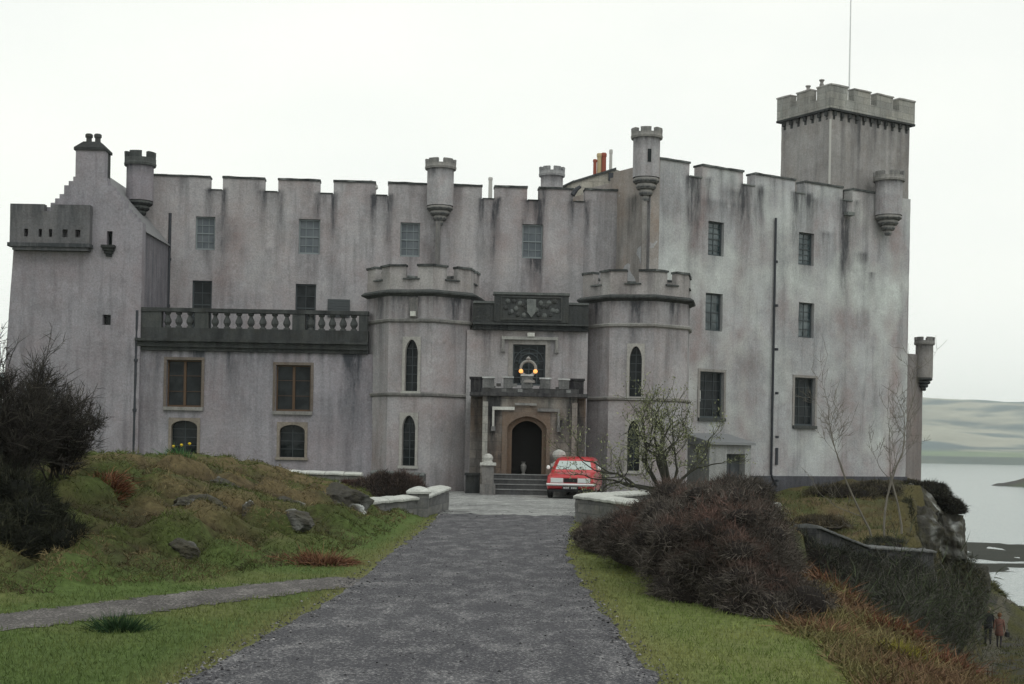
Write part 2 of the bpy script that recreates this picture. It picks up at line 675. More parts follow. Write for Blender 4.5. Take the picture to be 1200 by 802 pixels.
def ground_c(x, y, z):
    sd, ey = edge_sd(x, y)
    n1, n2 = fbm(x * .6, y * .6, 11), fbm(x * 2.1, y * 2.1, 13)
    if y > 92:                                           # foreshore
        k = sst(-.5, .5, n1)
        c = Vector((.04, .041, .035)).lerp(Vector((.1, .1, .092)), k)
        c = c.lerp(Vector((.022, .024, .017)), sst(128, 145, y + 8 * n2) * (.75 + .25 * n1))
        return c if y > 100 else Vector((.07, .085, .035)).lerp(c, (y - 92) / 8)
    if sd < 0 or (x > 4.5 and y > 36):
        if ey > 44 and -9 < sd < .6:                    # castle rock
            c = Vector((.06, .058, .056)).lerp(Vector((.08, .07, .03)), sst(-.2, .5, n2 + .25 * (sd + 3)))
            return c.lerp(Vector((.07, .07, .026)), sst(-1.4, -3.2, sd) * sst(-.3, .2, n2))
        if ey < 36 and -5.5 < sd <= 0:                     # bracken slope
            c = Vector((.13, .115, .05)).lerp(Vector((.12, .06, .034)), sst(-.25, .35, n1))
            return c.lerp(Vector((.06, .045, .03)), sst(.1, .6, n2))
        if sd >= 0:                                        # bank before the keep
            c = Vector((.07, .08, .03)).lerp(Vector((.12, .1, .05)), sst(-.4, .3, n1))
            c = c.lerp(Vector((.09, .052, .035)), sst(.2, .6, n2) * .6)
            return c.lerp(Vector((.05, .045, .035)), sst(12.5, 16, x + n1) * .85)
        c = Vector((.075, .1, .034)).lerp(Vector((.12, .105, .05)), sst(-.3, .5, n1))
        if y < 52 and sd > -5:
            c = c.lerp(Vector((.05, .05, .035)), .7)
        if y > 55 and x < 31:
            c = c.lerp(Vector((.11, .095, .065)), .5)
        return c
    m = mound(x, y)
    if m > .06:
        k = min(1, (m - .06) / .25)
        c = Vector((.06, .078, .024)).lerp(Vector((.12, .095, .05)), sst(-.3, .45, n1))
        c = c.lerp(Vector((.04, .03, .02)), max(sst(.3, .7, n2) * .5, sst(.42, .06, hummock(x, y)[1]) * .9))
        c = c.lerp(Vector((.085, .12, .035)), sst(23, 32, y) * sst(-5.5, -8.5, x) * .7)
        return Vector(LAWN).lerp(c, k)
    if y > 34:
        return Vector((.1, .1, .09))
    c = Vector(LAWN).lerp(Vector(LAWN_Y), .5 * sst(-.2, .6, n1))
    dr = min(abs(x - road_l(y)), abs(x - road_r(y)))
    c = c.lerp(Vector(LAWN_Y), .75 * sst(.45, .0, dr))
    if x > 1:
        c = c.lerp(Vector((.17, .19, .07)), .6)
    k = sst(2.5, 3.4, x + .3 * n1)
    return c.lerp(Vector((.12, .085, .045)).lerp(Vector((.13, .12, .05)), sst(-.3, .4, n2)), k)


def axis(segs):
    out = []
    for a, b, st in segs:
        n = max(1, round((b - a) / st))
        out += [a + (b - a) * i / n for i in range(n)]
    out.append(segs[-1][1])
    return out


XS = axis([(-150, -60, 15), (-60, -20, 2.0), (-20, -13, .6), (-13, 7, .2), (7, 24, .33), (24, 40, 1.0), (40, 120, 3.0), (120, 420, 20)])
YS = axis([(-8, 6, 1.0), (6, 36, .2), (36, 50, .4), (50, 78, .4), (78, 130, 1.2), (130, 230, 2.5), (230, 260, 15)])
V, C = [], []
for y in YS:
    for x in XS:
        z = ground_z(x, y)
        V.append((x, y, z))
        C.append(tuple(ground_c(x, y, z)))
nx = len(XS)
iy, ix = np.meshgrid(np.arange(len(YS) - 1), np.arange(nx - 1), indexing='ij')
q = (iy * nx + ix).ravel()
F = np.stack([q, q + 1, q + nx + 1, q + nx], 1)
g = np_mesh('ground', V, F, np.array(C), GROUND)
g.data.polygons.foreach_set('use_smooth', [True] * len(g.data.polygons))
tag(g, kind='structure')


def strip(name, rows, mat_, dz, kind='structure'):
    """rows: list of lists of (x,y); laid on the ground"""
    V, F = [], []
    n = len(rows[0])
    for r in rows:
        for (x, y) in r:
            V.append((x, y, ground_z(x, y) + dz))
    for i in range(len(rows) - 1):
        for k in range(n - 1):
            F.append((i * n + k, i * n + k + 1, (i + 1) * n + k + 1, (i + 1) * n + k))
    o = np_mesh(name, V, F, np.zeros((len(V), 3)), mat_)
    tag(o, kind=kind)
    return o


rows = []
for y in axis([(-4, 34.0, .12)]):
    l = road_l(y) + .11 * n3(y * 1.6, 3) + .035 * n3(y * 5, 7)
    r_ = road_r(y) + .11 * n3(y * 1.5, 13) + .035 * n3(y * 5.3, 17)
    fe = sst(30, 34, y)
    rows.append([(l + (r_ - l) * k / 24, y + fe * (.9 * n3(k * .33, 2) + .5 * n3(k * 1.1, 9))) for k in range(25)])
strip('road', rows, ROAD, .008)
rows = []
for y in axis([(32.2, 51.0, .4)]):
    l = -1.7 if y < 36.5 else interp(y, [(36.5, -1.7), (38, -4.2), (51, -5.4)])
    r_ = interp(y, [(34, 1.5), (36, 2.2), (42, 4.2), (51, 4.4)])
    rows.append([(l + (r_ - l) * k / 10, y) for k in range(11)])
strip('forecourt', rows, COURT, .006)
pts = []
for (x0, y0), (x1, y1) in zip(PATH, PATH[1:]):
    for k in range(26):
        t = k / 26
        pts.append(Vector((x0 + (x1 - x0) * t, y0 + (y1 - y0) * t)))
pts.append(Vector(PATH[-1]))
rows = []
for i, p in enumerate(pts):
    d = (pts[min(i + 1, len(pts) - 1)] - pts[max(i - 1, 0)]).normalized()
    nrm = Vector((-d.y, d.x))
    wl, wr = .5 + .13 * n3(i * .5, 1) + .16 * n3(i * 1.3, 8), .5 + .13 * n3(i * .5, 5) + .16 * n3(i * 1.3, 18)
    rows.append([tuple(p + nrm * (-wl + (wl + wr) * k / 6)) for k in range(7)])
strip('path', rows, PATHM, .007)

# sea
SEA_Z = -10.0
sea = mat('sea_water', (.16, .2, .205), .14, 0, .5)
t_, b_ = nodes(sea)
b_.inputs['IOR'].default_value = 1.33
bump(t_, b_, add_noise(t_, .9, 3, .6, stretch=(.5, 1, 1)), .12, 1.0)
mb = MB()
mb.poly([(-3300, 40, SEA_Z), (3300, 40, SEA_Z), (3300, 3000, SEA_Z), (-3300, 3000, SEA_Z)])
tag(mb.build('sea', sea), kind='structure')

# far shore: a low tilled coast rising into moorland
V, C = [], []
hx = axis([(-1500, 300, 60), (300, 1500, 14), (1500, 3200, 60)])
hy = axis([(1690, 1800, 14), (1800, 2900, 22)])
for y in hy:
    for x in hx:
        s0 = 1760 + 25 * n3(x * .006, 2)
        e = y - s0
        z = -14 + 14 * lin(-60, 20, e)
        z += 10 * sst(20, 220, e) + 34 * sst(160, 520, e) + 66 * sst(380, 900, e) * (1 + .28 * n3(x * .0016 + .6, 1.5) - .00013 * (x - 700))
        z += lin(30, 300, e) * (7 * fbm(x * .006, y * .006, 3, 4))
        V.append((x, y, z - 1.2))
        n1 = fbm(x * .0045, y * .011, 4, 4)
        c = Vector((.07, .1, .105)).lerp(Vector((.3, .29, .225)), sst(-.15, .3, n1 + .35 * fbm(x * .013, y * .02, 8, 3) + .5 * sst(250, 330, e) * sst(480, 400, e)))
        c = c.lerp(Vector((.05, .065, .04)), sst(70, 20, e) * .8)
        c = c.lerp(Vector((.14, .19, .07)), sst(20, 60, e) * sst(190, 120, e) * .7)
        C.append(tuple(c))
nx = len(hx)
iy, ix = np.meshgrid(np.arange(len(hy) - 1), np.arange(nx - 1), indexing='ij')
q = (iy * nx + ix).ravel()
o = np_mesh('hills', V, np.stack([q, q + 1, q + nx + 1, q + nx], 1), np.array(C), HILLM)
tag(o, kind='structure')

# rocky headland running in from the right
V, C = [], []
hx = axis([(150, 330, 2.5)])
hy = axis([(470, 560, 2.5)])
for y in hy:
    for x in hx:
        d = (x - (184 + 7 * n3(y * .06, 2))) / 62
        e = 1 - ((y - 512) / 34) ** 2
        k = min(lin(0, 1, d), lin(0, .8, e))
        z = -12 + 2.5 * sst(0, .06, k) + 11 * sst(.02, .7, k) + (1.6 * fbm(x * .07, y * .07, 2, 4) if k > .01 else 0)
        V.append((x, y, z))
        c = Vector((.05, .045, .04)).lerp(Vector((.13, .1, .07)), sst(-9, -3, z))
        C.append(tuple(c.lerp(Vector((.06, .075, .035)), sst(0, .4, n3(x * .05, y * .05, 1)))))
nx = len(hx)
iy, ix = np.meshgrid(np.arange(len(hy) - 1), np.arange(nx - 1), indexing='ij')
q = (iy * nx + ix).ravel()
o = np_mesh('headland', V, np.stack([q, q + 1, q + nx + 1, q + nx], 1), np.array(C), HILLM)
tag(o, kind='structure')

# sea air
hz = bpy.data.materials.new('haze')
hz.use_nodes = True
t_ = hz.node_tree
t_.nodes.remove(t_.nodes['Principled BSDF'])
pv = t_.nodes.new('ShaderNodeVolumePrincipled')
pv.inputs['Color'].default_value = (.9, .97, 1, 1)
pv.inputs['Density'].default_value = .00021
pv.inputs['Anisotropy'].default_value = .6
t_.links.new(pv.outputs['Volume'], t_.nodes['Material Output'].inputs['Volume'])
mb = MB()
mb.box((-3600, -120, -17), (3600, 3000, 125))
tag(mb.build('haze', hz), kind='stuff')

# ------------------------------------------------------------------ castle
ZUP = Vector((0, 0, 1))
castle = empty('castle', (0, 55, 0))
tag(castle, 'grey harled castle with battlements, corner turrets, twin gate towers and a tall square tower', 'castle')


class Face:
    def __init__(s, O, U, flip=False):
        s.O = Vector(O)
        s.U = Vector(U).normalized()
        s.N = Vector((s.U.y, -s.U.x, 0))
        s.open = []

    def uv(s, px, py):
        p = hit(px, py, s.O, s.N) - s.O
        return p.dot(s.U), p.z

    def u(s, px, py=400):
        return s.uv(px, py)[0]

    def rect(s, x0, y0, x1, y1):
        a, b = s.uv((x0 + x1) / 2, y0), s.uv((x0 + x1) / 2, y1)
        ym = (y0 + y1) / 2
        return (s.u(x0, ym), b[1], s.u(x1, ym), a[1])

    def p(s, u, v, n=0.0):
        return s.O + s.U * u + ZUP * v + s.N * n

    def hole(s, r):
        s.open.append(r)
        return r


def lines(a, b, step, extra=()):
    n = max(1, round((b - a) / step))
    ex = sorted(e for e in set(round(x, 4) for x in extra) if a + .005 < e < b - .005)
    keep = []
    for e in ex:
        if not keep or e - keep[-1] > .004:
            keep.append(e)
    base = [a + (b - a) * i / n for i in range(n + 1)]
    out = [x for i, x in enumerate(base) if i in (0, n) or all(abs(x - e) > step * .3 for e in keep)] + keep
    return sorted(out)


def panel(mb, fc, us, vs, inside, stain=None, t=.5, m=0, off=0.0, warp=None):
    ids = {}
    nu, nv = len(us) - 1, len(vs) - 1

    def vid(i, j, k):
        q = (i, j, k)
        if q not in ids:
            u, v = us[i], vs[j]
            c = stain(u, v) if stain else (0, 0, 0)
            if warp:
                u, v = warp(u, v)
            jn = 0 if k or len(us) < 4 else .035 * abs(n3(u * .9, v * .9, fc.O.x)) + .012 * abs(n3(u * 4, v * 4, fc.O.y))
            ids[q] = mb.vert(fc.p(u, v, off - jn - (t if k else 0)), c)
        return ids[q]
    ok = [[inside((us[i] + us[i + 1]) / 2, (vs[j] + vs[j + 1]) / 2) for j in range(nv)] for i in range(nu)]
    for i in range(nu):
        for j in range(nv):
            if not ok[i][j]:
                continue
            mb.f.append([vid(i, j, 0), vid(i + 1, j, 0), vid(i + 1, j + 1, 0), vid(i, j + 1, 0)])
            mb.f.append([vid(i, j, 1), vid(i, j + 1, 1), vid(i + 1, j + 1, 1), vid(i + 1, j, 1)])
            mb.m += [m, m]
            for (di, dj, a, b) in ((-1, 0, (i, j), (i, j + 1)), (1, 0, (i + 1, j + 1), (i + 1, j)), (0, -1, (i + 1, j), (i, j)), (0, 1, (i, j + 1), (i + 1, j + 1))):
                x, y = i + di, j + dj
                if 0 <= x < nu and 0 <= y < nv and ok[x][y]:
                    continue
                mb.f.append([vid(*a, 0), vid(*b, 0), vid(*b, 1), vid(*a, 1)])
                mb.m.append(m)


def in_open(fc, u, v):
    return any(r[0] < u < r[2] and r[1] < v < r[3] for r in fc.open)


def drip_fn(drips, seed, top, streak=.5, warmk=.3, palek=0.0, lows=.0, warm_cols=()):
    def f(u, v):
        s = 0.0
        for (du, dv, wd, ln, st) in drips:
            if v < dv + .1:
                x = (u - du + .1 * n3(v * .8, du)) / wd
                if abs(x) < 2:
                    k = math.exp(-x * x * 2) * math.exp(-max(0, dv - v) / ln)
                    s += st * k
        d = max(0, top - v)
        a = n3(u * 1.5, v * .16, seed) + .6 * n3(u * 4.2, v * .35, seed + 4)
        s += streak * max(0, a) * (math.exp(-d / 2.6) + .16)
        s += .3 * max(0, n3(u * .45, v * .5, seed + 9) - .12)
        s += lows * math.exp(-max(0, v - .2) / .6)
        g_ = warmk * max(0, .25 + n3(u * .7, v * .45, seed + 17) + .4 * n3(u * 2.1, v * .9, seed + 2))
        for (wu, ww, k) in warm_cols:
            g_ += k * math.exp(-((u - wu + .3 * n3(v * .5, wu)) / ww) ** 2) * (.75 + .5 * n3(u * 2, v * .7, seed))
        b = palek * max(0, .2 + n3(u * .5, v * .4, seed + 23) + .5 * n3(u * 1.9, v * 1.3, seed + 29))
        return (min(1, s), min(1, max(0, g_)), min(1, max(0, b)))
    return f


def arch_pts(u0, u1, v0, vs_, va, kind, n=9):
    """opening outline from bottom-left up, over and down (u,v)"""
    uc, h = (u0 + u1) / 2, (u1 - u0) / 2
    pts = [(u0, v0)]
    for i in range(n):
        t = i / (n - 1)
        if kind == 'pointed':
            a = t * PI / 2
            x = u0 + h * (1 - math.cos(a)) ** .82
            y = vs_ + (va - vs_) * math.sin(a) ** .95 if t < 1 else va
        elif kind == 'tudor':
            x = u0 + h * t ** 1.35
            y = vs_ + (va - vs_) * (1 - (1 - t) ** 1.9) * .82 + (va - vs_) * .18 * t
        else:
            a = t * PI / 2
            x = u0 + h * (1 - math.cos(a))
            y = vs_ + (va - vs_) * math.sin(a)
        pts.append((x, y))
    r = [(2 * uc - x, y) for (x, y) in reversed(pts[:-1])]
    return pts + r


def arch_frame(mb, fc, outer, inner, d0, d1, m=0, c=(0, 0, 0), vb=None):
    """stone between a rectangle (u0,v0,u1,v1) and an arch outline, from offset d0 (front) to d1 (back)"""
    u0, v0, u1, v1 = outer
    n = len(inner)
    a0, a1 = inner[0][0], inner[-1][0]
    for (x0, x1) in ((u0, a0), (a1, u1)):
        mb.poly([fc.p(x0, v0, d0), fc.p(x1, v0, d0), fc.p(x1, v1, d0), fc.p(x0, v1, d0)], m, c)
    for (x, s) in ((u0, 1), (u1, -1)):
        mb.poly([fc.p(x, v0, d0), fc.p(x, v1, d0), fc.p(x, v1, d1), fc.p(x, v0, d1)], m, c)
    mb.poly([fc.p(u0, v1, d0), fc.p(u1, v1, d0), fc.p(u1, v1, d1), fc.p(u0, v1, d1)], m, c)
    for i in range(n - 1):
        (xa, ya), (xb, yb) = inner[i], inner[i + 1]
        if xb - xa > 1e-6:
            mb.poly([fc.p(xa, ya, d0), fc.p(xb, yb, d0), fc.p(xb, v1, d0), fc.p(xa, v1, d0)], m, c)
        mb.poly([fc.p(xa, ya, d0), fc.p(xb, yb, d0), fc.p(xb, yb, d1), fc.p(xa, ya, d1)], m, c)


def fbox(mb, fc, u0, v0, u1, v1, n0, n1, m=0, c=(0, 0, 0)):
    mb.obox(fc.O, fc.U, fc.N, ZUP, (u0, n0, v0), (u1, n1, v1), m, c)


def cope(mb, fc, u0, u1, z, h, n0, n1, c=(0, 0, 0)):
    n = max(2, int((u1 - u0) / .22))
    rings = []
    for i in range(n + 1):
        u = u0 + (u1 - u0) * i / n
        a, b, d = .022 * n3(u * 2.3, z, fc.O.x), .02 * n3(u * 3.1, z, 7), .016 * n3(u * 5, 3, z)
        rings.append([fc.p(u, z + min(0, d), n1 + b), fc.p(u, z + h + a, n1 + b * .5), fc.p(u, z + h + a * .6, n0), fc.p(u, z, n0)])
    mb.loft(rings, 0, True, lambda p: (c[0] + .3 * n3(p[0] * 3, p[1] * 3, p[2]), c[1], max(0, c[2] + .9 * n3(p[0] * 4, p[1] * 4, 5))))


def window(fc, r, gl, fr, bars=(2, 4), rec=.16, name='window', sill=True, surround=None, mullion=None, fw=.055, parent=None, bw=.022, meet=True):
    u0, v0, u1, v1 = r
    mb = MB()
    fbox(mb, fc, u0 + .004, v0 + .004, u1 - .004, v1 - .004, -rec - .05, -rec)
    wo = mb.build(name, gl, parent or castle)
    mb = MB()
    a, b = -rec + .003, -rec + .05
    fbox(mb, fc, u0 + .003, v0 + .003, u0 + fw, v1 - .003, a, b)
    fbox(mb, fc, u1 - fw, v0 + .003, u1 - .003, v1 - .003, a, b)
    fbox(mb, fc, u0 + fw, v1 - fw, u1 - fw, v1 - .003, a, b)
    fbox(mb, fc, u0 + fw, v0 + .003, u1 - fw, v0 + fw * 1.3, a, b)
    W_, H_ = u1 - u0, v1 - v0
    if mullion:
        uc = (u0 + u1) / 2
        fbox(mb, fc, uc - mullion / 2, v0 + fw * 1.3, uc + mullion / 2, v1 - fw, a, b + .012)
    for i in range(1, bars[0]):
        x = u0 + W_ * i / bars[0]
        if mullion and abs(x - (u0 + u1) / 2) < .05:
            continue
        fbox(mb, fc, x - bw / 2, v0 + fw, x + bw / 2, v1 - fw, a, a + .022)
    for j in range(1, bars[1]):
        y = v0 + H_ * j / bars[1]
        k = bw * (1.9 if (meet and j * 2 == bars[1]) else 1)
        fbox(mb, fc, u0 + fw, y - k / 2, u1 - fw, y + k / 2, a, a + (.034 if k > bw else .026))
    mb.build('frame', fr, wo)
    if sill:
        mb = MB()
        fbox(mb, fc, u0 - .08, v0 - .13, u1 + .08, v0 - .002, -rec, .09, 0, (.25, 0, .1))
        mb.build('sill', DARKST if sill == 'dark' else TRIM, wo)
    if surround:
        mb = MB()
        k = surround[0]
        fbox(mb, fc, u0 - k, v0, u0 - .002, v1, -.1, .018)
        fbox(mb, fc, u1 + .002, v0, u1 + k, v1, -.1, .018)
        fbox(mb, fc, u0 - k, v1 + .002, u1 + k, v1 + k, -.1, .02)
        mb.build('surround', surround[1], wo)
    return wo


def arched_window(fc, r, gl, trim, kind, tr=.1, spring=.6, bars=(2, 5), rec=.2, vb_extra=0.0, barmat=None):
    """r is the clear opening; the wall hole is r grown by tr at sides and top"""
    u0, v0, u1, v1 = r
    fc.hole((u0 - tr, v0, u1 + tr, v1 + tr))
    vs_ = v0 + (v1 - v0) * spring
    inn = arch_pts(u0, u1, v0, vs_, v1, kind)

    def later():
        mb = MB()
        fbox(mb, fc, u0 - tr + .003, v0 + .003, u1 + tr - .003, v1 + tr - .003, -rec - .06, -rec)
        wo = mb.build('lancet_window' if kind == 'pointed' else 'arched_window', gl, castle)
        mb = MB()
        arch_frame(mb, fc, (u0 - tr + .002, v0 + .002, u1 + tr - .002, v1 + tr - .002), inn, .02, -rec + .002, 0, (0, .1, .3))
        mb.build('surround', trim, wo)
        mb = MB()
        for i in range(1, bars[0]):
            x = u0 + (u1 - u0) * i / bars[0]
            fbox(mb, fc, x - .012, v0 + .01, x + .012, v1 - .03, -rec + .002, -rec + .025)
        for j in range(1, bars[1]):
            y = v0 + (v1 - v0) * j / bars[1]
            fbox(mb, fc, u0 + .01, y - .01, u1 - .01, y + .01, -rec + .002, -rec + .022)
        mb.build('frame', barmat or FRAME_D, wo)
        mb = MB()
        fbox(mb, fc, u0 - tr - .03, v0 - .1, u1 + tr + .03, v0 - .003, -rec, .08, 0, (.1, 0, .5))
        mb.build('sill', trim, wo)
    return later


def pipe(pts, r=.05, name='drainpipe', m=None, brackets=True):
    mb = MB()
    mb.tube(pts, r, 8)
    if brackets:
        a, b = Vector(pts[0]), Vector(pts[-1])
        L_ = (a - b).length
        for k in range(1, int(L_ / 1.8) + 1):
            p = a.lerp(b, k * 1.8 / L_)
            mb.lathe(p, [(r * 1.5, -.05), (r * 1.5, .05)], 8)
    return mb.build(name, m or IRON, castle)


def turret(ctr, r, zc, zb, zk, zt, nm=6, rot=0.0, slit=None, mats=None, rib=None, small=False):
    """corbelled round turret: corbel tip zc, body bottom zb, crown bottom zk, top zt"""
    mats = mats or [HARL_R, TRIM]
    mb = MB()
    x, y = ctr
    rc = r * 1.16
    pr = [(r, zb)]
    n = 6
    for i in range(n + 1):
        pr.append((r, zb + (zk - zb) * i / n))
    pr.append((rc * .98, zk + .08))
    pr.append((rc * .98, zk + .1))
    mb.lathe((x, y, 0), pr[1:], 24, 0, lambda p: (.35 * max(0, n3(p[0] * 3, p[1] * 3, p[2] * .4)) + .5 * sst(zk - .5, zk, p[2]), .2, 0))
    t = mb.build('turret', mats[0], castle)
    mb = MB()
    mh = (zt - zk) * .42
    mb.lathe((x, y, 0), [(rc, zk + .02), (rc * 1.03, zk + .1), (rc, zk + .16), (rc, zt - mh)], 24, 0, (.35, .1, .2))
    for k in range(nm):
        a0, a1 = rot + 2 * PI * (k + .17) / nm, rot + 2 * PI * (k + .83) / nm
        rings = []
        for i in range(6):
            a = a0 + (a1 - a0) * i / 5
            c, s = math.cos(a), math.sin(a)
            ri = rc * .72
            rings.append([(x + ri * c, y + ri * s, zt - mh), (x + rc * c, y + rc * s, zt - mh), (x + rc * 1.02 * c, y + rc * 1.02 * s, zt), (x + ri * c, y + ri * s, zt)])
        mb.loft(rings, 0, True, (.5, 0, .2))
    mb.build('parapet', mats[1] if not small else mats[0], t)
    if zc is not None:
        mb = MB()
        steps = 4
        H_ = zb - zc
        pr = [(.02, zc)]
        for i in range(steps):
            f0 = (i + .45) / steps
            rr = r * (.16 + .95 * f0)
            z0 = zc + H_ * i / steps
            z1 = zc + H_ * (i + 1) / steps
            pr += [(rr * .86, z0 + .01), (rr, z0 + (z1 - z0) * .35), (rr, z0 + (z1 - z0) * .75), (rr * .9, z1)]
        pr.append((r, zb))
        mb.lathe((x, y, 0), pr, 24, 0, lambda p: (.5 + .45 * math.sin((p[2] - zc) / H_ * 8 * PI), 0, .15))
        mb.build('corbel', mats[1], t)
    if slit:
        sx, sz0, sz1 = slit
        mb = MB()
        a = math.atan2(-y, -x) + sx
        c, s = math.cos(a), math.sin(a)
        U_, N_ = Vector((-s, c, 0)), Vector((c, s, 0))
        mb.obox(Vector((x, y, 0)), U_, N_, ZUP, (-.07, r - .1, sz0), (.07, r + .012, sz1))
        mb.build('arrow_slit', GLASS, t)
    return t


later = []
# ---- main range ------------------------------------------------------------
A0 = Vector((-14.6, 55.25, 0))
A1 = Vector((4.02, 56.8, 0))
MR = Face(A0, A1 - A0)
mlen = (A1 - A0).length
ZT, ZE = 11.9, 11.42
gaps = [(246, 261), (310, 326), (375, 391), (440, 455), (565, 580), (618, 632), (672, 686)]
gu = [(MR.u(a, 220), MR.u(b, 220)) for a, b in gaps]
wins = []
for r in ((229, 254, 252, 293), (350, 257, 375, 298), (469, 261, 492, 301), (612, 263, 636, 303)):
    wins.append((MR.hole(MR.rect(*r)), SKY_PANE, FRAME_G, (3, 4), False))
for r in ((225, 329, 248, 385), (346, 333, 370, 389)):
    wins.append((MR.hole(MR.rect(*r)), GLASS, FRAME_D, (2, 4), False))
drips = []
for a, b in gu:
    drips += [(a - .06, ZE, .15, 1.6, .85), (b + .06, ZE, .15, 2.2, .95), ((a + b) / 2, ZE, .3, .5, .4)]
drips += [(MR.u(500, 250), 9.9, .3, 2.0, .25), (MR.u(285, 300), 9.2, .12, .5, .6), (MR.u(316, 305), 9.1, .16, .45, .6), (MR.u(577, 290), 11.3, .22, 1.9, .5), (MR.u(624, 305), 9.1, .4, 1.4, .45)]
for r, *_ in wins:
    drips.append(((r[0] + r[2]) / 2, r[1], .4, .5, .35))
ex_u = [x for g_ in gu for x in g_] + [x for r, *_ in wins for x in (r[0], r[2])]
ex_v = [ZE] + [x for r, *_ in wins for x in (r[1], r[3])]
stainA = drip_fn(drips, 3, ZT, .8, .5, .25, 0, [(MR.u(580, 290), .5, .35), (MR.u(625, 330), .4, .5)])
mb = MB()
panel(mb, MR, lines(0, mlen, .17, ex_u), lines(-.4, ZT, .17, ex_v), lambda u, v: not in_open(MR, u, v) and not (v > ZE and any(a < u < b for a, b in gu)), stainA, .5)
mb.build('main_wall', HARL, castle)
mb = MB()
mb.obox(MR.O, MR.U, MR.N, ZUP, (0, -9, -1), (mlen - .2, -.51, 10.9), 0)
mb.build('main_body', HARL, castle)
mb = MB()
prev = 0
for a, b in gu + [(mlen, mlen)]:
    if a - prev > .2:
        cope(mb, MR, prev - .02, a + .02, ZT + .003, .075, -.55, .045, (.5, 0, .1))
    prev = b
for a, b in gu:
    fbox(mb, MR, a + .022, ZE + .003, b - .022, ZE + .04, -.54, .03, 0, (.6, 0, .1))
mb.build('coping', DARKST, castle)
for r, g_, f_, b_, s_ in wins:
    window(MR, r, g_, f_, b_, sill=s_)
mb = MB()
r = MR.rect(384, 351, 410, 372)
fbox(mb, MR, r[0], r[1], r[2], r[3], .003, .04)
for k in range(7):
    y = r[1] + (r[3] - r[1]) * (k + .5) / 7
    fbox(mb, MR, r[0] + .03, y - .02, r[2] - .03, y + .02, .042, .055)
mb.build('louvre_panel', mat('grey_board', (.07, .08, .085), .7), castle)

# ---- right keep block ------------------------------------------------------
KC = Vector((5.18, 55.0, 0))
KU = Vector((1, .65, 0)).normalized()
KB = Face(KC, KU)
klen = 14.63
KT, KE = 12.9, 12.4
gk = []
for a in (808, 871, 932, 988):
    u0 = KB.u(a, 205)
    gk.append((u0, u0 + (.66 if a < 900 else .6)))
kw = []
for r in ((830, 260, 848.5, 300), (936, 273, 954, 311)):
    kw.append((KB.hole(KB.rect(*r)), KGLASS, (2, 6), False))
for r in ((827, 344, 847, 388), (936, 355, 954, 396)):
    kw.append((KB.hole(KB.rect(*r)), KGLASS, (2, 4), False))
for r in ((820, 436, 848, 490), (931, 443, 955, 499)):
    kw.append((KB.hole(KB.rect(*r)), GLASS, (3, 5), 'dark'))
dk = []
for a, b in gk:
    dk += [(a, KE, .25, 2.0, .8), ((a + b) / 2, KE, .4, 2.0, .6), (b + .3, KE, .25, 1.2, .7), (b + 1.0, KT, .2, 1.0, .5)]
for r, *_ in kw:
    dk.append(((r[0] + r[2]) / 2, r[1], .4, .45, .35))
dk += [(KB.u(993, 240), 11.6, .28, 1.1, .95), (KB.u(970, 255), 10.9, .5, .5, .6), (KB.u(1010, 295), 10.1, .45, .3, .6), (KB.u(1022, 318), 9.4, .2, .4, .6), (KB.u(845, 255), 11.6, 1.6, .6, .35), (KB.u(990, 300), 11, .3, 3.5, .28),
       (.15, 12, .25, 3.0, .35), (KB.u(860, 240), 12, .8, .9, .4), (KB.u(890, 240), 12.3, .5, 1.2, .4), (KB.u(950, 330), 12.2, .6, .7, .4)]
stainK = drip_fn(dk, 41, KT, .8, .5, .85, 0, [(KB.u(818, 400), .5, .55), (KB.u(993, 400), .5, .4), (KB.u(1047, 380), .42, .75), (KB.u(873, 300), .5, .35)])
ex_u = [x for g_ in gk for x in g_] + [x for r, *_ in kw for x in (r[0], r[2])]
ex_v = [KE] + [x for r, *_ in kw for x in (r[1], r[3])]
mb = MB()
panel(mb, KB, lines(0, klen, .17, ex_u), lines(-3.2, KT, .17, ex_v), lambda u, v: not in_open(KB, u, v) and not (v > KE and any(a < u < b for a, b in gk)), stainK, .5)
mb.build('keep_wall', HARL_R, castle)
mb = MB()
fbox(mb, KB, .02, -3, klen - .02, 11.9, -8.5, -.51)
mb.build('keep_body', HARL_R, castle)
KR = Face(KC - Vector((KU.y * -1, KU.x, 0)) * 0 + Vector((-KU.y, KU.x, 0)) * 8.5, Vector((KU.y, -KU.x, 0)))
mb = MB()
g0 = 8.5 - 2.15
panel(mb, KR, lines(0, 8.497, .2), lines(0, KT, .2), lambda u, v: v < KT - .32 * (8.5 - u) * .35 - (0 if u > 6 else .2), drip_fn([(8.3, 12.5, .3, 3, .4), (7.4, 11.5, .5, 2.5, .75), (7.1, 8, .4, 1.5, .7)], 77, KT, .6, .9, .1), .45, off=-.003)
mb.build('keep_return_wall', stone_mat('harl_return', (.34, .325, .315), (.075, .072, .07), (.25, .195, .16), (.47, .46, .42)), castle)
mb = MB()
prev = -.0
for a, b in gk + [(KB.u(1026, 225), 0)]:
    cope(mb, KB, prev - .02, a + .02, KT + .003, .075, -.55, .05, (.4, 0, .2))
    prev = b
for a, b in gk:
    fbox(mb, KB, a + .022, KE + .003, b - .022, KE + .05, -.54, .04, 0, (.3, 0, .6))
mb.build('coping', DARKST, castle)
for r, g_, b_, s_ in kw:
    window(KB, r, g_, FRAME_D, b_, sill=s_, rec=.2, surround=(.11, TRIM) if r[1] < 4.6 else None)
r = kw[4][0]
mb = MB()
fbox(mb, KB, r[0] + .06, r[1] + .65, r[0] + .2, r[3] - .75, -.196, -.19)
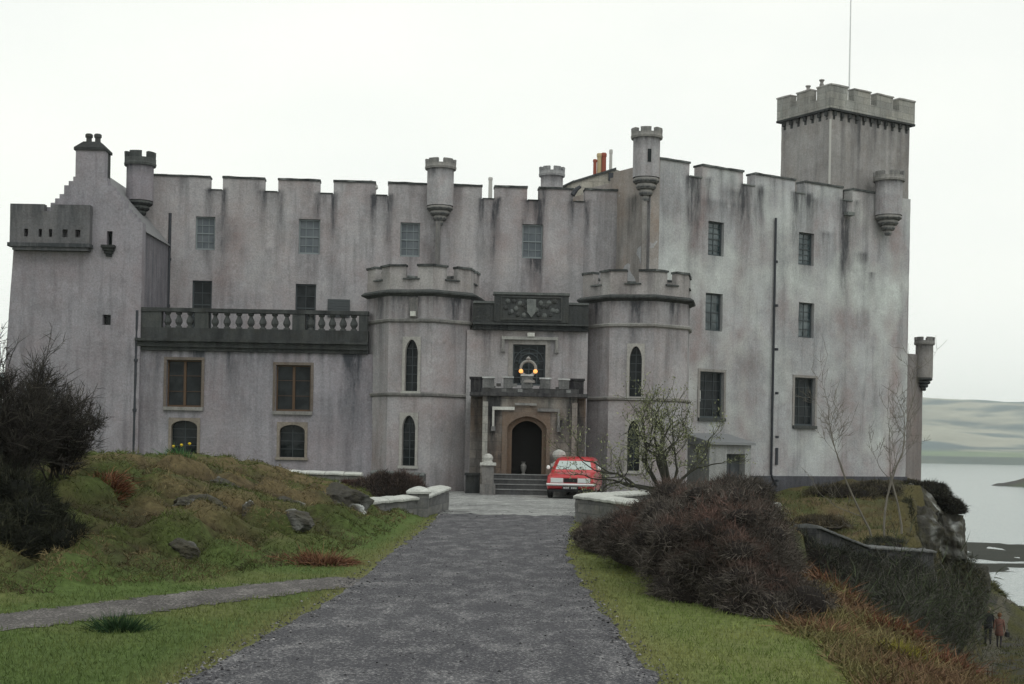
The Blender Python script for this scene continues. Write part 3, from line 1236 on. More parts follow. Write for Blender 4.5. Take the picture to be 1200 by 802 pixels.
mb.build('pane_glint', mat('painted_pane_glint', (.7, .72, .7), .9), castle)  # pale strip imitating a bright reflection on the pane
mb = MB()
fbox(mb, KB, .3, -3, klen - .01, .62, .003, .1, 0, (.5, 0, 0))
mb.build('plinth', stone_mat('plinth_render', (.12, .125, .145), (.04, .04, .045), (.09, .08, .075), (.2, .2, .2)), castle)
a = KB.uv(907.5, 256)
b = KB.uv(902.8, 556)
pipe([KB.p(a[0], a[1], .09), KB.p(a[0], b[1], .09), KB.p(a[0] + .2, b[1] - .5, .25)], .05)
a = KB.rect(908.5, 525, 911, 545)
mb = MB()
fbox(mb, KB, a[0], a[1], a[2], a[3], .003, .05)
mb.build('vent_pipe', IRON, castle)
# spout and stone hood below the parapet
mb = MB()
u0 = KB.u(993, 240)
fbox(mb, KB, u0 - .2, 11.75, u0 + .2, 11.9, .003, .25, 0, (.2, 0, .5))
mb.build('water_spout', DARKST, castle)

# small lean-to entrance against the keep
a = KB.u(800, 530)
b = KB.u(848, 530)
mb = MB()
LT_H = 1.85
LO = KB.O
hole = (b - 1.25, b - .3)
fbox(mb, KB, a, -.3, hole[0], LT_H, .1, 1.6, 0, (.1, 0, .3))
fbox(mb, KB, hole[1], -.3, b, LT_H, .1, 1.6, 0, (.1, 0, .3))
fbox(mb, KB, hole[0], LT_H - .35, hole[1], LT_H - .002, .1, 1.598, 0, (.3, 0, .1))
lean = mb.build('lean_to', stone_mat('lean_to_render', (.3, .31, .31), (.07, .07, .08), (.2, .18, .16), (.42, .44, .43)), castle)
mb = MB()
O_ = KB.p(0, 0)
mb.prism([(.101, LT_H + .45), (1.75, LT_H + .1), (1.75, LT_H + .003), (.101, LT_H + .003)], KB.p(a - .1, 0), KB.N, KB.U, ZUP, 0, b - a + .22)
mb.build('lean_to_roof', LEAD, lean)
mb = MB()
fbox(mb, KB, hole[0] + .01, -.3, hole[1] - .01, LT_H - .36, 1.2, 1.28)
fbox(mb, KB, (hole[0] + hole[1]) / 2 - .03, -.3, (hole[0] + hole[1]) / 2 + .03, LT_H - .36, 1.283, 1.31)
mb.build('lean_to_door', mat('grey_door_paint', (.055, .062, .068), .6), lean)

# ---- square tower ------------------------------------------------------------
TW = Face(KB.p(KB.u(972, 150) + .62, 0, -.56), KU)
tl, tdp = 4.95, 3.0
TZ = 17.35
TBZ = 16.4
TL = Face(TW.p(0, 0, -tdp), Vector((KU.y, -KU.x, 0)))
mb = MB()
panel(mb, TW, lines(0, tl, .2), lines(8, TBZ, .2), lambda u, v: True, drip_fn([(k * .5 + .3, TBZ, .12, 1.3, .8) for k in range(10)], 91, TBZ, .7, .35, .05), .4)
panel(mb, TL, lines(0, tdp - .003, .2), lines(8, TBZ, .2), lambda u, v: True, drip_fn([(k * .5 + .3, TBZ, .1, .5, .3) for k in range(6)], 97, TBZ, .2, .4, .1), .4)
fbox(mb, TW, .41, 8, tl - .003, TBZ - .02, -tdp, -.41)
TOWERM = stone_mat('tower_stone', (.315, .308, .305), (.08, .08, .085), (.19, .16, .14), (.33, .34, .31), .4)
tower = mb.build('square_tower', TOWERM, castle)
ov = .15
TWc = Face(TW.p(-ov, 0, ov), KU)
TLc = Face(TW.p(-ov, 0, -tdp - ov), Vector((KU.y, -KU.x, 0)))
TRc = Face(TW.p(tl + ov, 0, ov), Vector((-KU.y, KU.x, 0)))
TBc = Face(TW.p(tl + ov, 0, -tdp - ov), -KU)
cl, cdp = tl + 2 * ov, tdp + 2 * ov
mb = MB()
MH = .5


def crown(fc, ln, nmer, gap, seed, inset=0.0):
    mw = (ln - gap * (nmer - 1)) / nmer
    gg = [(mw * (i + 1) + gap * i, (mw + gap) * (i + 1)) for i in range(nmer - 1)]
    panel(mb, fc, lines(inset, ln - inset, .2, [x for q_ in gg for x in q_]), lines(TBZ - .02, TZ, .16, [TZ - MH]), lambda u, v: not (v > TZ - MH and any(a < u < b for a, b in gg)), drip_fn([((a + b) / 2, TZ - MH, .2, .25, .4) for a, b in gg], seed, TZ, .5, .2, .4), .36)
    return gg


gf = crown(TWc, cl, 4, .38, 5)
gl_ = crown(TLc, cdp, 3, .38, 6, .363)
crown(TRc, cdp, 3, .38, 7, .363)
crown(TBc, cl, 4, .38, 8)
fbox(mb, TWc, .37, TBZ - .3 + .32, cl - .37, TBZ + .1, -cdp + .37, -.37)
mb.build('parapet', stone_mat('tower_parapet', (.33, .335, .32), (.085, .085, .085), (.2, .17, .14), (.42, .44, .42), .35, (.6, .3)), tower)
mb = MB()
for fc, ln in ((TWc, cl), (TLc, cdp), (TRc, cdp)):
    fbox(mb, fc, 0, TBZ - .11, ln, TBZ - .022, -.3, .03, 0, (.5, 0, 0))
    n_ = int((ln - .5) / .46)
    for k in range(n_ + 1):
        u = .36 + (ln - .72) * k / n_
        fbox(mb, fc, u - .08, TBZ - .3, u + .08, TBZ - .112, -ov - .02, -.06, 0, (.25, 0, 0))
        fbox(mb, fc, u - .07, TBZ - .46, u + .07, TBZ - .302, -ov - .02, -.15, 0, (.3, 0, 0))
mb.build('corbel_table', DARKST, tower)
for fc, gg, ln in ((TWc, gf, cl), (TLc, gl_, cdp)):
    mb = MB()
    prev = 0
    for a, b in gg + [(ln, 0)]:
        cope(mb, fc, prev - .02, a + .02, TZ + .003, .06, -.38, .03, (.1, 0, .3))
        prev = b
    mb.build('coping', TRIM, tower)
pipe([TW.p(-.06, 15.9, .06), TW.p(-.06, 8.5, .06)], .05, 'downpipe', POT_W, False)
mb = MB()
p0 = TW.p(2.55, 0, -1.4)
mb.tube([p0 + ZUP * 16.4, p0 + ZUP * 20, p0 + ZUP * 24.5], [.04, .03, .02], 8)
mb.build('flagpole', mat('white_pole_paint', (.62, .64, .64), .5), tower)
for (px, top, bot) in ((947, 100, 106), (963, 93.5, 99)):
    mb = MB()
    pp = at(px, bot, 63.3)
    mb.lathe(pp, [(.1, -.9), (.1, 0), (.07, .05), (.08, .12), (.12, .16), (.12, .2), (.05, .22)], 10)
    mb.build('chimney_pot', TRIM, tower)
# lower seaward wing with its turret
LW = Face(at(1052, 500, 66.4) * Vector((1, 1, 0)) if False else Vector((17.2, 65.4, 0)), KU)
ul = LW.u(1081, 480)
vt = LW.uv(1070, 415)[1]
mb = MB()
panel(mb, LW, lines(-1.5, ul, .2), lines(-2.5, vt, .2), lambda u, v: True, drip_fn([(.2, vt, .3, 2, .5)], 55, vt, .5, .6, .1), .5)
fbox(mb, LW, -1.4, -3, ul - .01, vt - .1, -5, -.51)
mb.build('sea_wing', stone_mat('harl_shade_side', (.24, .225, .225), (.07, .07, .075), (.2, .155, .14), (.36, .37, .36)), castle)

# ---- turrets ------------------------------------------------------------------
def zpx(px, py, D):
    return at(px, py, D).z


def turret_px(px, D, rpx, yc, yb, yk, yt, **k):
    c = at(px, (yb + yk) / 2, D)
    return turret((c.x, c.y), rpx / FPX * D, None if yc is None else zpx(px, yc, D - .3), zpx(px, yb, D), zpx(px, yk, D), zpx(px, yt, D), **k)


turret_px(164, 54.5, 15.5, 257, 236, 196, 179.5, nm=5, rot=.25, mats=[HARL_L, DARKST])
turret_px(516, 56.0, 15.6, 263, 242, 200, 188, nm=6, rot=.6)
turret_px(757.5, 54.95, 15.8, 235, 209, 164, 152, nm=6, rot=.9, slit=(.22, zpx(752, 193, 55), zpx(752, 178, 55)))
turret_px(1041.5, 61.65, 15.6, 275, 253, 214, 202.5, nm=6, rot=.1)
turret_px(1083, 66.6, 10, 458, 443, 405, 395.5, nm=6, rot=.3, mats=[TOWERM, DARKST], small=True)
turret_px(646.5, 60.5, 13, None, 236, 208, 197, nm=7, rot=.2, small=True)
for (px, D, y0, y1) in ((513.5, 55.95, 262, 312), (755.5, 54.98, 234, 324)):
    mb = MB()
    a, b = at(px, y0, D), at(px, y1, D)
    mb.box((a.x - .09, a.y - .12, b.z - .3), (a.x + .09, a.y + .12, a.z + .1), 0, (.55 if px < 600 else .1, .1, 0))
    mb.build('rib_shaft', TRIM, castle)

# roofs and stacks behind the parapet
RF = Face((at(640, 230, 60.6) * Vector((1, 1, 0))), (1, .06, 0))
mb = MB()
pts = [RF.uv(*p) for p in ((655, 224), (672, 213.5), (721, 198.5), (740, 205), (740, 240), (655, 240))]
mb.prism(pts, RF.O, RF.U, RF.N, ZUP, 0, -4)
mb.build('rear_gable', stone_mat('gable_stone', (.36, .35, .315), (.1, .1, .09), (.28, .24, .19), (.45, .45, .38), .4, (.5, .25)), castle)
mb = MB()
for (p, q_) in (((653, 221), (672.5, 211.5)), ((672.5, 212), (722, 196.8))):
    a, b = RF.uv(*p), RF.uv(*q_)
    mb.prism([a, b, (b[0], b[1] - .09), (a[0], a[1] - .09)], RF.O, RF.U, RF.N, ZUP, .08, -4.05)
mb.build('gable_skew', DARKST, castle)
mb = MB()
a, b = RF.rect(716, 208, 722, 211), None
fbox(mb, RF, RF.u(713, 205), RF.uv(713, 212)[1], RF.u(720, 205), RF.uv(713, 203)[1], .002, .1)
mb.build('vent_opening', IRON, castle)
for (px, yt, yb, rp, m_) in ((697, 187, 206, 2.2, POT_R), (702, 180, 206, 2.8, POT_Y), (707.3, 179.5, 206, 3.0, POT_R), (715.5, 175.5, 204, 1.9, POT_W), (574.5, 208, 228, 2.4, POT_W)):
    mb = MB()
    D = 62
    p = at(px, yb, D)
    h = at(px, yt, D).z - p.z
    r = rp / FPX * D
    mb.lathe(p, [(r, -.4), (r * .92, h * .8), (r * 1.12, h * .86), (r * 1.12, h * .95), (r * .9, h)], 12)
    mb.build('chimney_pot', m_, castle)
mb = MB()
p = at(434.5, 223, 57.5)
mb.lathe(p, [(.22, -1.2), (.22, 0), (.3, .08), (.27, .2), (.16, .33), (.03, .4)], 14)
mb.build('chimney_cowl', POT_W, castle)
# lead spout resting in the parapet gap
mb = MB()
a, b = at(671, 229, 56.5), at(680, 219, 56.6)
mb.tube([a, (a + b) / 2 + Vector((0, 0, .06)), b], [.1, .09, .07], 7)
mb.build('lead_spout', IRON, castle)

# ---- west tower with gable -----------------------------------------------------
WT = Face((0, 51.3, 0), (1, 0, 0))
zt_ = lambda px, py: WT.uv(px, py)
uR = WT.u(165.5, 330)
prof = [WT.uv(*p) for p in ((28, 268), (42, 262), (86, 209), (88, 206), (88.5, 176), (122, 176), (122.5, 207), (126, 212), (169, 269))]
uL = WT.u(17, 287)


def gab(u):
    return interp(u, [(p[0], p[1]) for p in prof])


slit = WT.hole(WT.rect(125, 271, 131.5, 288))
slit2 = WT.hole(WT.rect(121.5, 369, 131, 381))
zbox = WT.uv(60, 287)[1]


def batter(u, v):
    k = lin(uR, uL, u)
    return (u - k * .052 * max(0, zbox + .6 - v) - .004 * (7 - v) * (1 - k), v)


mb = MB()
panel(mb, WT, lines(uL, uR, .16, [slit[0], slit[2], slit2[0], slit2[2], prof[4][0], prof[5][0]]), lines(-1.2, prof[4][1], .16, [slit[1], slit[3], slit2[1], slit2[3]]),
      lambda u, v: not in_open(WT, u, v) and v < gab(u) + .02, drip_fn([(WT.u(40, 300), 9, 1.5, 1.0, .25)], 61, 12.5, .35, .35, 0), .45, warp=batter)
mb.build('west_wall', HARL_L, castle)
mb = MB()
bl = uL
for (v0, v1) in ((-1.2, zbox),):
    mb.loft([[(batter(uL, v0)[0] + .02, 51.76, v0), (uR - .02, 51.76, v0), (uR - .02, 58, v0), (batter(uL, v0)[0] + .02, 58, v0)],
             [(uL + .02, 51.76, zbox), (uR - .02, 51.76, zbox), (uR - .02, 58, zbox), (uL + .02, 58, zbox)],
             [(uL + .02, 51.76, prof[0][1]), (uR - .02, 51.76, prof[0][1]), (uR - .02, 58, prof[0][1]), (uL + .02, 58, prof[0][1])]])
mb.c = [(.42, .1, 0)] * len(mb.v)  # damp stain, with the return's recess shade put into the same colour
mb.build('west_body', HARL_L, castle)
mb = MB()
a, t_, b = prof[1], ((prof[4][0] + prof[5][0]) / 2, WT.uv(105, 187)[1]), prof[8]
mb.prism([(a[0], a[1] - .15), (t_[0], t_[1] - .15), (b[0], b[1] - .05)], WT.O, WT.U, WT.N, ZUP, -.451, -7)
mb.build('west_roof', SLATE, castle)
cz = prof[4][1]
mb = MB()
c0, c1 = prof[4][0] - .02, prof[5][0] + .02
cm = (c0 + c1) / 2
mb.loft([[(c0 - .03, 51.25, cz), (c1 + .03, 51.25, cz), (c1 + .03, 52.2, cz), (c0 - .03, 52.2, cz)], [(c0 - .03, 51.25, cz + .1), (c1 + .03, 51.25, cz + .1), (c1 + .03, 52.2, cz + .1), (c0 - .03, 52.2, cz + .1)],
         [(cm - .3, 51.5, cz + .36), (cm + .3, 51.5, cz + .36), (cm + .3, 51.95, cz + .36), (cm - .3, 51.95, cz + .36)]], 0, True, (.5, 0, 0))
mb.box((c0 + .02, 51.76, cz - 1.6), (c1 - .02, 52.15, cz - .002))
stack = mb.build('chimney_stack', DARKST, castle)
for k in (-.16, .16):
    mb = MB()
    mb.lathe((cm + k, 51.72, cz + .32), [(.11, 0), (.1, .2), (.14, .24), (.14, .32), (.1, .36)], 10)
    mb.build('chimney_pot', DARKST, stack)
# projecting parapet box
BX = Face((0, 50.95, 0), (1, 0, 0))
bu0, bu1 = BX.u(11.5, 260), BX.u(105, 260)
bz0, bz1 = BX.uv(60, 285)[1], BX.uv(60, 239.5)[1]
for (a, b) in ((28, 33), (45, 49), (57, 61), (73, 79), (88, 94)):
    BX.hole((BX.u(a, 275), bz0 + .22, BX.u(b, 275), bz0 + .5))
nu0, nu1 = BX.u(52, 240), BX.u(60, 240)
mb = MB()
panel(mb, BX, lines(bu0, bu1, .15, [x for r in BX.open for x in (r[0], r[2])] + [nu0, nu1]), lines(bz0, bz1, .14, [bz0 + .22, bz0 + .5, bz1 - .25]), lambda u, v: not in_open(BX, u, v) and not (v > bz1 - .25 and nu0 < u < nu1),
      drip_fn([(BX.u(p, 260), bz1, .5, .9, .55) for p in (20, 45, 75, 92)], 19, bz1, .6, .2, 0), .28)
mb.box((bu0, 51.24, bz0), (bu0 + .28, 54.5, bz1 - .1), 0, (.3, 0, 0))
mb.box((bu1 - .28, 51.24, bz0), (bu1 - .003, 51.296, bz1 - .003), 0, (.3, 0, 0))
mb.box((bu0 + .281, 51.24, bz0 + .6), (bu1 - .281, 51.297, bz0 + .7))
fbox(mb, BX, bu0 - .06, bz0 - .14, bu1 + .04, bz0 - .003, -.35, .07, 0, (.8, 0, 0))
fbox(mb, BX, bu0 + .1, bz0 - .26, bu1 - .05, bz0 - .143, -.35, .0, 0, (.5, 0, 0))
mb.build('parapet_box', stone_mat('box_stone', (.17, .17, .18), (.04, .045, .05), (.13, .11, .1), (.25, .25, .26)), castle)
for r, c_ in ((slit, True), (slit2, False)):
    mb = MB()
    fbox(mb, WT, r[0], r[1], r[2], r[3], -.34, -.28)
    o = mb.build('slit_window', GLASS, castle)
    if c_:
        mb = MB()
        uc = (r[0] + r[2]) / 2
        for k in range(4):
            q = .24 - k * .045
            fbox(mb, WT, uc - q, r[1] - .1 - .1 * k, uc + q, r[1] - .003 - .1 * k, -.05, .26 - .06 * k, 0, (.6, 0, 0))
        mb.build('corbel', DARKST, o)

# ---- terrace range ---------------------------------------------------------------
TR = Face((0, 51.5, 0), (1, 0, 0))
tu0, tu1 = TR.u(158, 450), TR.u(440, 450)
TT = 4.88
tw = []
for r in ((195, 422, 236, 477), (323, 428, 364, 482)):
    tw.append(TR.hole(TR.rect(*r)))
for r in ((200.5, 493, 231, 532), (327.5, 498, 357, 536)):
    r_ = TR.rect(*r)
    later.append(arched_window(TR, r_, GLASS, BROWNST, 'seg', .1, .8, (2, 4), .2))
ex_u = [x for r in TR.open for x in (r[0], r[2])]
ex_v = [x for r in TR.open for x in (r[1], r[3])]
mb = MB()
panel(mb, TR, lines(tu0, tu1, .16, ex_u), lines(-1.0, TT, .16, ex_v), lambda u, v: not in_open(TR, u, v),
      drip_fn([(tu0 + .3 + .43 * k + .2 * n3(k, 1), TT, .16, .5 + .3 * n3(k, 5), .55) for k in range(19)] + [(tu1 - .9, TT, .5, 1.4, .7), (tu0 + 2.4, TT, .5, 1.0, .6)], 29, TT, .6, .45, .25, 0), .45)
mb.build('terrace_wall', HARL_L, castle)
for r in tw:
    window(TR, r, GLASS, FRAME_B, (2, 3), rec=.22, mullion=.09, fw=.05, surround=(.1, BROWNST), bw=.016, meet=False)
mb = MB()
mb.box((tu0 + .05, 51.96, -1), (tu1 - .05, 55.3, 5.2))
mb.build('terrace_floor', HARL_L, castle)
mb = MB()
dk_ = lambda p: (.35 + .4 * n3(p[0] * 2, p[2] * 3), 0, .25 * max(0, n3(p[0] * 3, 3, p[2])))
tb0, tb1 = TR.u(161, 380), TR.u(432, 380)
n_ = 60
for (z0, z1, pr) in ((TT + .003, TT + .13, .1), (TT + .133, TT + .32, .2), (TT + .323, TT + .42, .34), (TT + .423, TT + .83, .12)):
    rings = []
    for i in range(n_ + 1):
        u = tb0 + (tb1 - tb0) * i / n_
        j = .018 * n3(u * 5, z0 * 3)
        rings.append([TR.p(u, z0, pr + j), TR.p(u, z1, pr + j), TR.p(u, z1, -.42), TR.p(u, z0, -.42)])
    mb.loft(rings, 0, True, dk_)
bal = mb.build('balustrade', DARKST, castle)
mb = MB()
rings = []
for i in range(n_ + 1):
    u = tb0 + (tb1 - tb0) * i / n_
    rings.append([TR.p(u, 6.28, .16), TR.p(u, 6.42, .16), TR.p(u, 6.42, -.2), TR.p(u, 6.28, -.2)])
mb.loft(rings, 0, True, dk_)
mb.build('handrail', DARKST, bal)
z0 = TT + .832
for (a, b) in ((163, 190), (229, 245), (343, 358), (421, 431)):
    mb = MB()
    fbox(mb, TR, TR.u(a, 380), z0, TR.u(b, 380), 6.278, -.18, .12, 0, (.35, 0, .1))
    mb.build('pedestal', DARKST, bal)
H_ = 6.279 - z0
prof_b = [(.12, 0), (.12, .05), (.07, .07), (.08, .1), (.135, .2), (.13, .28), (.075, .4), (.06, H_ - .1), (.11, H_ - .07), (.11, H_)]
proto = None
for (a, b, n_) in ((190, 229, 3), (245, 343, 7), (358, 421, 5)):
    for k in range(n_):
        u = TR.u(a + (b - a) * (k + .5) / n_, 380)
        if proto is None:
            mb = MB()
            mb.lathe((0, 0, 0), prof_b, 10, 0, (.3, 0, .15))
            proto = mb.build('baluster', DARKST, bal, local=True)
            proto.matrix_parent_inverse = world_of(bal).inverted()
            o = proto
        else:
            o = proto.copy()
            COL.objects.link(o)
            o.parent = bal
            o.matrix_parent_inverse = proto.matrix_parent_inverse.copy()
        o.location = TR.p(u, z0, -.03)
# pipes on the west side
pipe([at(161, 364, 51.35), at(156.6, 533, 51.35)], .06)
pipe([at(199.5, 250, 55.35), at(196.5, 372, 55.35)], .06)
pipe([at(170, 276, 54.2), at(177, 287, 55.2), at(196, 288.5, 55.3)], .07, 'hopper_pipe', None, False)

# ---- gatehouse ---------------------------------------------------------------------
GR = 2.09
ZC, ZS1, ZS2, ZPT = 6.95, 6.03, 3.40, 8.02
ROT = R(-9.5)


def octo(cx, cy, name, wins_px, seed):
    th0 = -PI / 2 + ROT
    facets = []
    for k in range(8):
        a = th0 + k * PI / 4
        N = Vector((math.cos(a), math.sin(a), 0))
        U = Vector((-N.y, N.x, 0))
        ap = GR * math.cos(PI / 8)
        hw = GR * math.sin(PI / 8)
        facets.append((Face(Vector((cx, cy, 0)) + N * ap - U * hw, U), 2 * hw, N, U))
    fc = facets[0][0]
    lt = [arched_window(fc, fc.rect(*r), GLASS, TRIM, 'pointed', .1, .74, (2, 6), .2) for r in wins_px]
    mb = MB()
    dr = [(.8 + .3 * k, ZC, .2, .7, .5) for k in range(-3, 4)] + [(.9, ZC, .3, 1.2, .6)]
    for k, (f, wd, N, U) in enumerate(facets):
        if k in (3, 4, 5):
            panel(mb, f, [0, wd], [-.3, ZC], lambda u, v: True, None, .3)
        else:
            panel(mb, f, lines(0, wd, .16, [x for r in f.open for x in (r[0], r[2])]), lines(-.3, ZC, .16, [x for r in f.open for x in (r[1], r[3])]), lambda u, v: not in_open(f, u, v), drip_fn(dr, seed + k, ZC, .45, .55, .2, .15), .3)
    t = mb.build('gate_tower', HARL, castle)
    r0 = th0 + PI / 8
    for z in (ZS1, ZS2):
        mb = MB()
        mb.lathe((cx, cy, z), [(GR - .02, -.07), (GR + .08, -.02), (GR + .1, .05), (GR - .02, .1)], 8, 0, lambda p: (.35 + .5 * n3(p[0], p[1]), 0, .5 * max(0, n3(p[0] * 2, p[2], 3) + .3)), r0, False)
        mb.build('string_course', TRIM, t)
    mb = MB()
    mb.lathe((cx, cy, ZC), [(GR - .05, -.06), (GR + .1, .02), (GR + .2, .05), (GR + .22, .1), (GR + .08, .19), (GR - .35, .2)], 8, 0, lambda p: (.4 + .3 * n3(p[0], p[1], p[2]), 0, .15), r0)
    mb.build('cornice', DARKST, t)
    mb = MB()
    for k, (f, wd, N, U) in enumerate(facets):
        e0, e1 = wd / 2 - .22, wd / 2 + .22
        panel(mb, f, lines(0, wd, .2, [e0, e1]), lines(ZC + .2, ZPT - .05, .2, [7.55]), lambda u, v: not (v > 7.55 and e0 < u < e1), drip_fn([(wd / 2, 7.55, .3, .3, .5), (.1, 8, .15, .5, .4), (wd - .2, 8, .2, .5, .4)], seed + 20 + k, 8, .6, .3, .45), .26)
    mb.build('parapet', stone_mat('gate_parapet_' + name, (.32, .305, .305), (.06, .06, .065), (.24, .19, .17), (.5, .52, .51), .35), t)
    for k, (f, wd, N, U) in enumerate(facets):
        e0, e1 = wd / 2 - .22, wd / 2 + .22
        for (a, b) in ((-.01, e0 + .02), (e1 - .02, wd + .01)):
            mb = MB()
            cope(mb, f, a, b, ZPT - .047 + .001 * (k % 2), .068 + .003 * (k % 2), -.3, .045, (.5, 0, .3 * (k % 3)))
            mb.build('coping', DARKST, t)
        mb = MB()
        fbox(mb, f, e0 - .08, 7.503, e1 + .08, 7.553, -.25, .05, 0, (.3, 0, .5 if k == 7 else .1))
        mb.build('embrasure_sill', DARKST, t)
    return t, facets, lt


cL = at(494.5, 450, 52.4)
cR = at(744.5, 450, 52.7)
_, FL, l1 = octo(cL.x, cL.y, 'a', ((474.5, 398, 489.5, 458.5), (471, 487, 486.5, 546)), 100)
_, FR, l2 = octo(cR.x, cR.y, 'b', ((737.5, 406, 752, 465.5), (735, 493, 749.5, 552)), 140)
later += l1 + l2
mb = MB()
f = FL[0][0]
a = f.rect(480, 349, 490, 372)
fbox(mb, f, a[0], a[1], a[2], a[3], .003, .07, 0, (.6, .2, 0))
fbox(mb, f, a[0] + .06, a[1] + .03, a[2] - .06, a[1] + .2, .072, .16, 0, (0, .3, .9))
mb.build('carved_bracket', TRIM, castle)
pipe([at(433, 476, 51.6), at(431, 560, 51.6)], .05)

GW = Face(at(556, 450, 51.1) * Vector((1, 1, 0)), Vector((1, .02, 0)))
gl2 = GW.u(688, 450)
gw = GW.hole(GW.rect(601, 404, 639, 452))
ge = GW.uv(620, 388)[1]
mb = MB()
panel(mb, GW, lines(-.3, gl2, .16, [gw[0], gw[2]]), lines(-.3, ge, .16, [gw[1], gw[3]]), lambda u, v: not in_open(GW, u, v), drip_fn([(GW.u(572, 400), ge, .3, 1.6, .6), (GW.u(650, 400), ge, .3, .8, .4), (GW.u(590, 400), ge, .2, .8, .4), (GW.u(668, 400), ge, .25, 1.2, .4)], 201, ge, .3, .6, .3), .4)
fbox(mb, GW, -.2, -.3, gl2, ge + 1.0, -3.5, -.41)
mb.build('gatehouse_wall', HARL, castle)
wo = window(GW, gw, GLASS, FRAME_D, (4, 5), rec=.2, sill=False, surround=(.17, TRIM), bw=.03)
mb = MB()
uc, vb_, rr = (gw[0] + gw[2]) / 2, (gw[1] + gw[3]) / 2 + .05, (gw[2] - gw[0]) / 2
for k, q in enumerate((.92, .62)):
    ptsr = [GW.p(uc + rr * q * math.cos(a), vb_ + rr * q * math.sin(a), -.165 + .002 * k) for a in [PI * i / 16 for i in range(17)]]
    mb.tube(ptsr, .022, 6)
mb.build('tracery', FRAME_D, wo)
mb = MB()
h0, h1, hv = GW.u(588, 400), GW.u(654, 400), GW.uv(620, 397)[1]
fbox(mb, GW, h0, hv - .05, h1, hv + .06, .003, .13, 0, (.3, 0, .5))
for a in (h0, h1 - .1):
    fbox(mb, GW, a, hv - .4, a + .1, hv - .052, .003, .125, 0, (.4, 0, .2))
    fbox(mb, GW, a - .03, hv - .5, a + .13, hv - .402, .003, .15, 0, (.5, 0, .1))
fbox(mb, GW, (h0 + h1) / 2 - .1, hv + .063, (h0 + h1) / 2 + .16, hv + .2, .003, .18, 0, (0, 0, .9))
mb.build('hood_mould', TRIM, wo)
mb = MB()
e1_ = GW.uv(620, 357)[1]
e2_ = GW.uv(620, 350.5)[1]
fbox(mb, GW, -.1, ge + .003, gl2, ge + .18, -.3, .2, 0, (.7, 0, 0))
fbox(mb, GW, -.1, ge + .183, gl2, ge + .25, -.3, .3, 0, (.4, 0, .1))
fbox(mb, GW, -.1, ge + .253, gl2, e1_ - .003, -.3, .12, 0, (.35, 0, 0))
fbox(mb, GW, -.1, e1_, gl2, e1_ + .08, -.33, .17, 0, (.3, 0, .3))
p0_, p1_ = GW.u(579, 365), GW.u(666, 365)
fbox(mb, GW, p0_, ge + .3, p1_, e2_ + .12, -.34, .175, 0, (.35, 0, .05))
fbox(mb, GW, p0_ - .04, e2_ + .123, p1_ + .04, e2_ + .21, -.36, .23, 0, (.3, 0, .35))
ent = mb.build('gatehouse_parapet', DARKST, castle)
mb = MB()
a0, a1 = p0_ + .28, p1_ - .28
b0, b1 = ge + .42, e2_ + .02
fbox(mb, GW, a0 - .05, b0 - .05, a1 + .05, b0, .177, .22)
fbox(mb, GW, a0 - .05, b1, a1 + .05, b1 + .05, .177, .22)
fbox(mb, GW, a0 - .05, b0 + .002, a0, b1 - .002, .177, .22)
fbox(mb, GW, a1, b0 + .002, a1 + .05, b1 - .002, .177, .22)
uc = (a0 + a1) / 2
for k in range(26):
    x = a0 + .1 + (a1 - a0 - .2) * (k + .5) / 26
    z = b0 + .12 + (b1 - b0 - .24) * (.5 + .5 * math.sin(k * 1.9))
    mb.lathe(GW.p(x, z, .16), [(.02, -.09), (.08, -.06), (.1, 0), (.07, .07), (.02, .1)], 7, 0, (.2, 0, .3 * (k % 2)), squash=.75)
mb.prism([(uc - .16, b1 - .05), (uc + .16, b1 - .05), (uc + .16, b0 + .25), (uc, b0 + .04), (uc - .16, b0 + .25)], GW.O, GW.U, GW.N, ZUP, .178, .27, 0, (0, 0, .35))
mb.build('carved_arms', DARKST, ent)

# porch
PF = Face(at(565, 500, 49.3) * Vector((1, 1, 0)), (1, 0, 0))
pl_ = PF.u(676, 500)
pt_ = PF.uv(620, 465)[1]
pb = -.1
DZ = .66
ar = PF.rect(588, 483, 644.5, 556)
ar = (ar[0], DZ, ar[2], ar[3])
PF.hole(ar)
mb = MB()
pst = drip_fn([(PF.u(583, 500), pt_, .25, 1.4, .8), (PF.u(600, 500), pt_, .3, .6, .6), (PF.u(575, 500), pt_, .3, 2.2, .9), (PF.u(668, 500), pt_, .35, 2.5, .8), (PF.u(640, 480), pt_, .3, .5, .7), (PF.u(655, 520), 2.5, .3, 1.2, .6), (PF.u(590, 540), 1.2, .4, .6, .5), (PF.u(645, 540), 1.2, .4, .6, .5)], 301, pt_, .6, .9, .35, .35)
panel(mb, PF, lines(0, pl_, .14, [ar[0], ar[2]]), lines(pb, pt_, .14, [ar[1], ar[3]]), lambda u, v: not in_open(PF, u, v), pst, .5)
PWf = Face(at(551, 500, 49.95) * Vector((1, 1, 0)), (1, 0, 0))
wl_ = PWf.u(686, 500)
panel(mb, PWf, lines(0, wl_, .16), lines(pb, pt_ - .002, .16), lambda u, v: not (.7 < u < wl_ - .6), drip_fn([(.2, pt_, .3, 2.5, .8), (wl_ - .3, pt_, .35, 3, .9)], 305, pt_, .5, 1.6, .1, .3), 1.1)
fbox(mb, PF, .02, pt_ - .5, pl_ - .02, pt_ - .003, -1.7, -.51)
porch = mb.build('porch', ASHLAR, castle)
inn = arch_pts(PF.u(594, 530), PF.u(640, 530), DZ + .002, PF.uv(600, 501)[1], PF.uv(617, 488)[1], 'tudor')
inn2 = arch_pts(PF.u(599.5, 530), PF.u(635, 530), DZ + .002, PF.uv(600, 505)[1], PF.uv(617, 493)[1], 'tudor')
mb = MB()
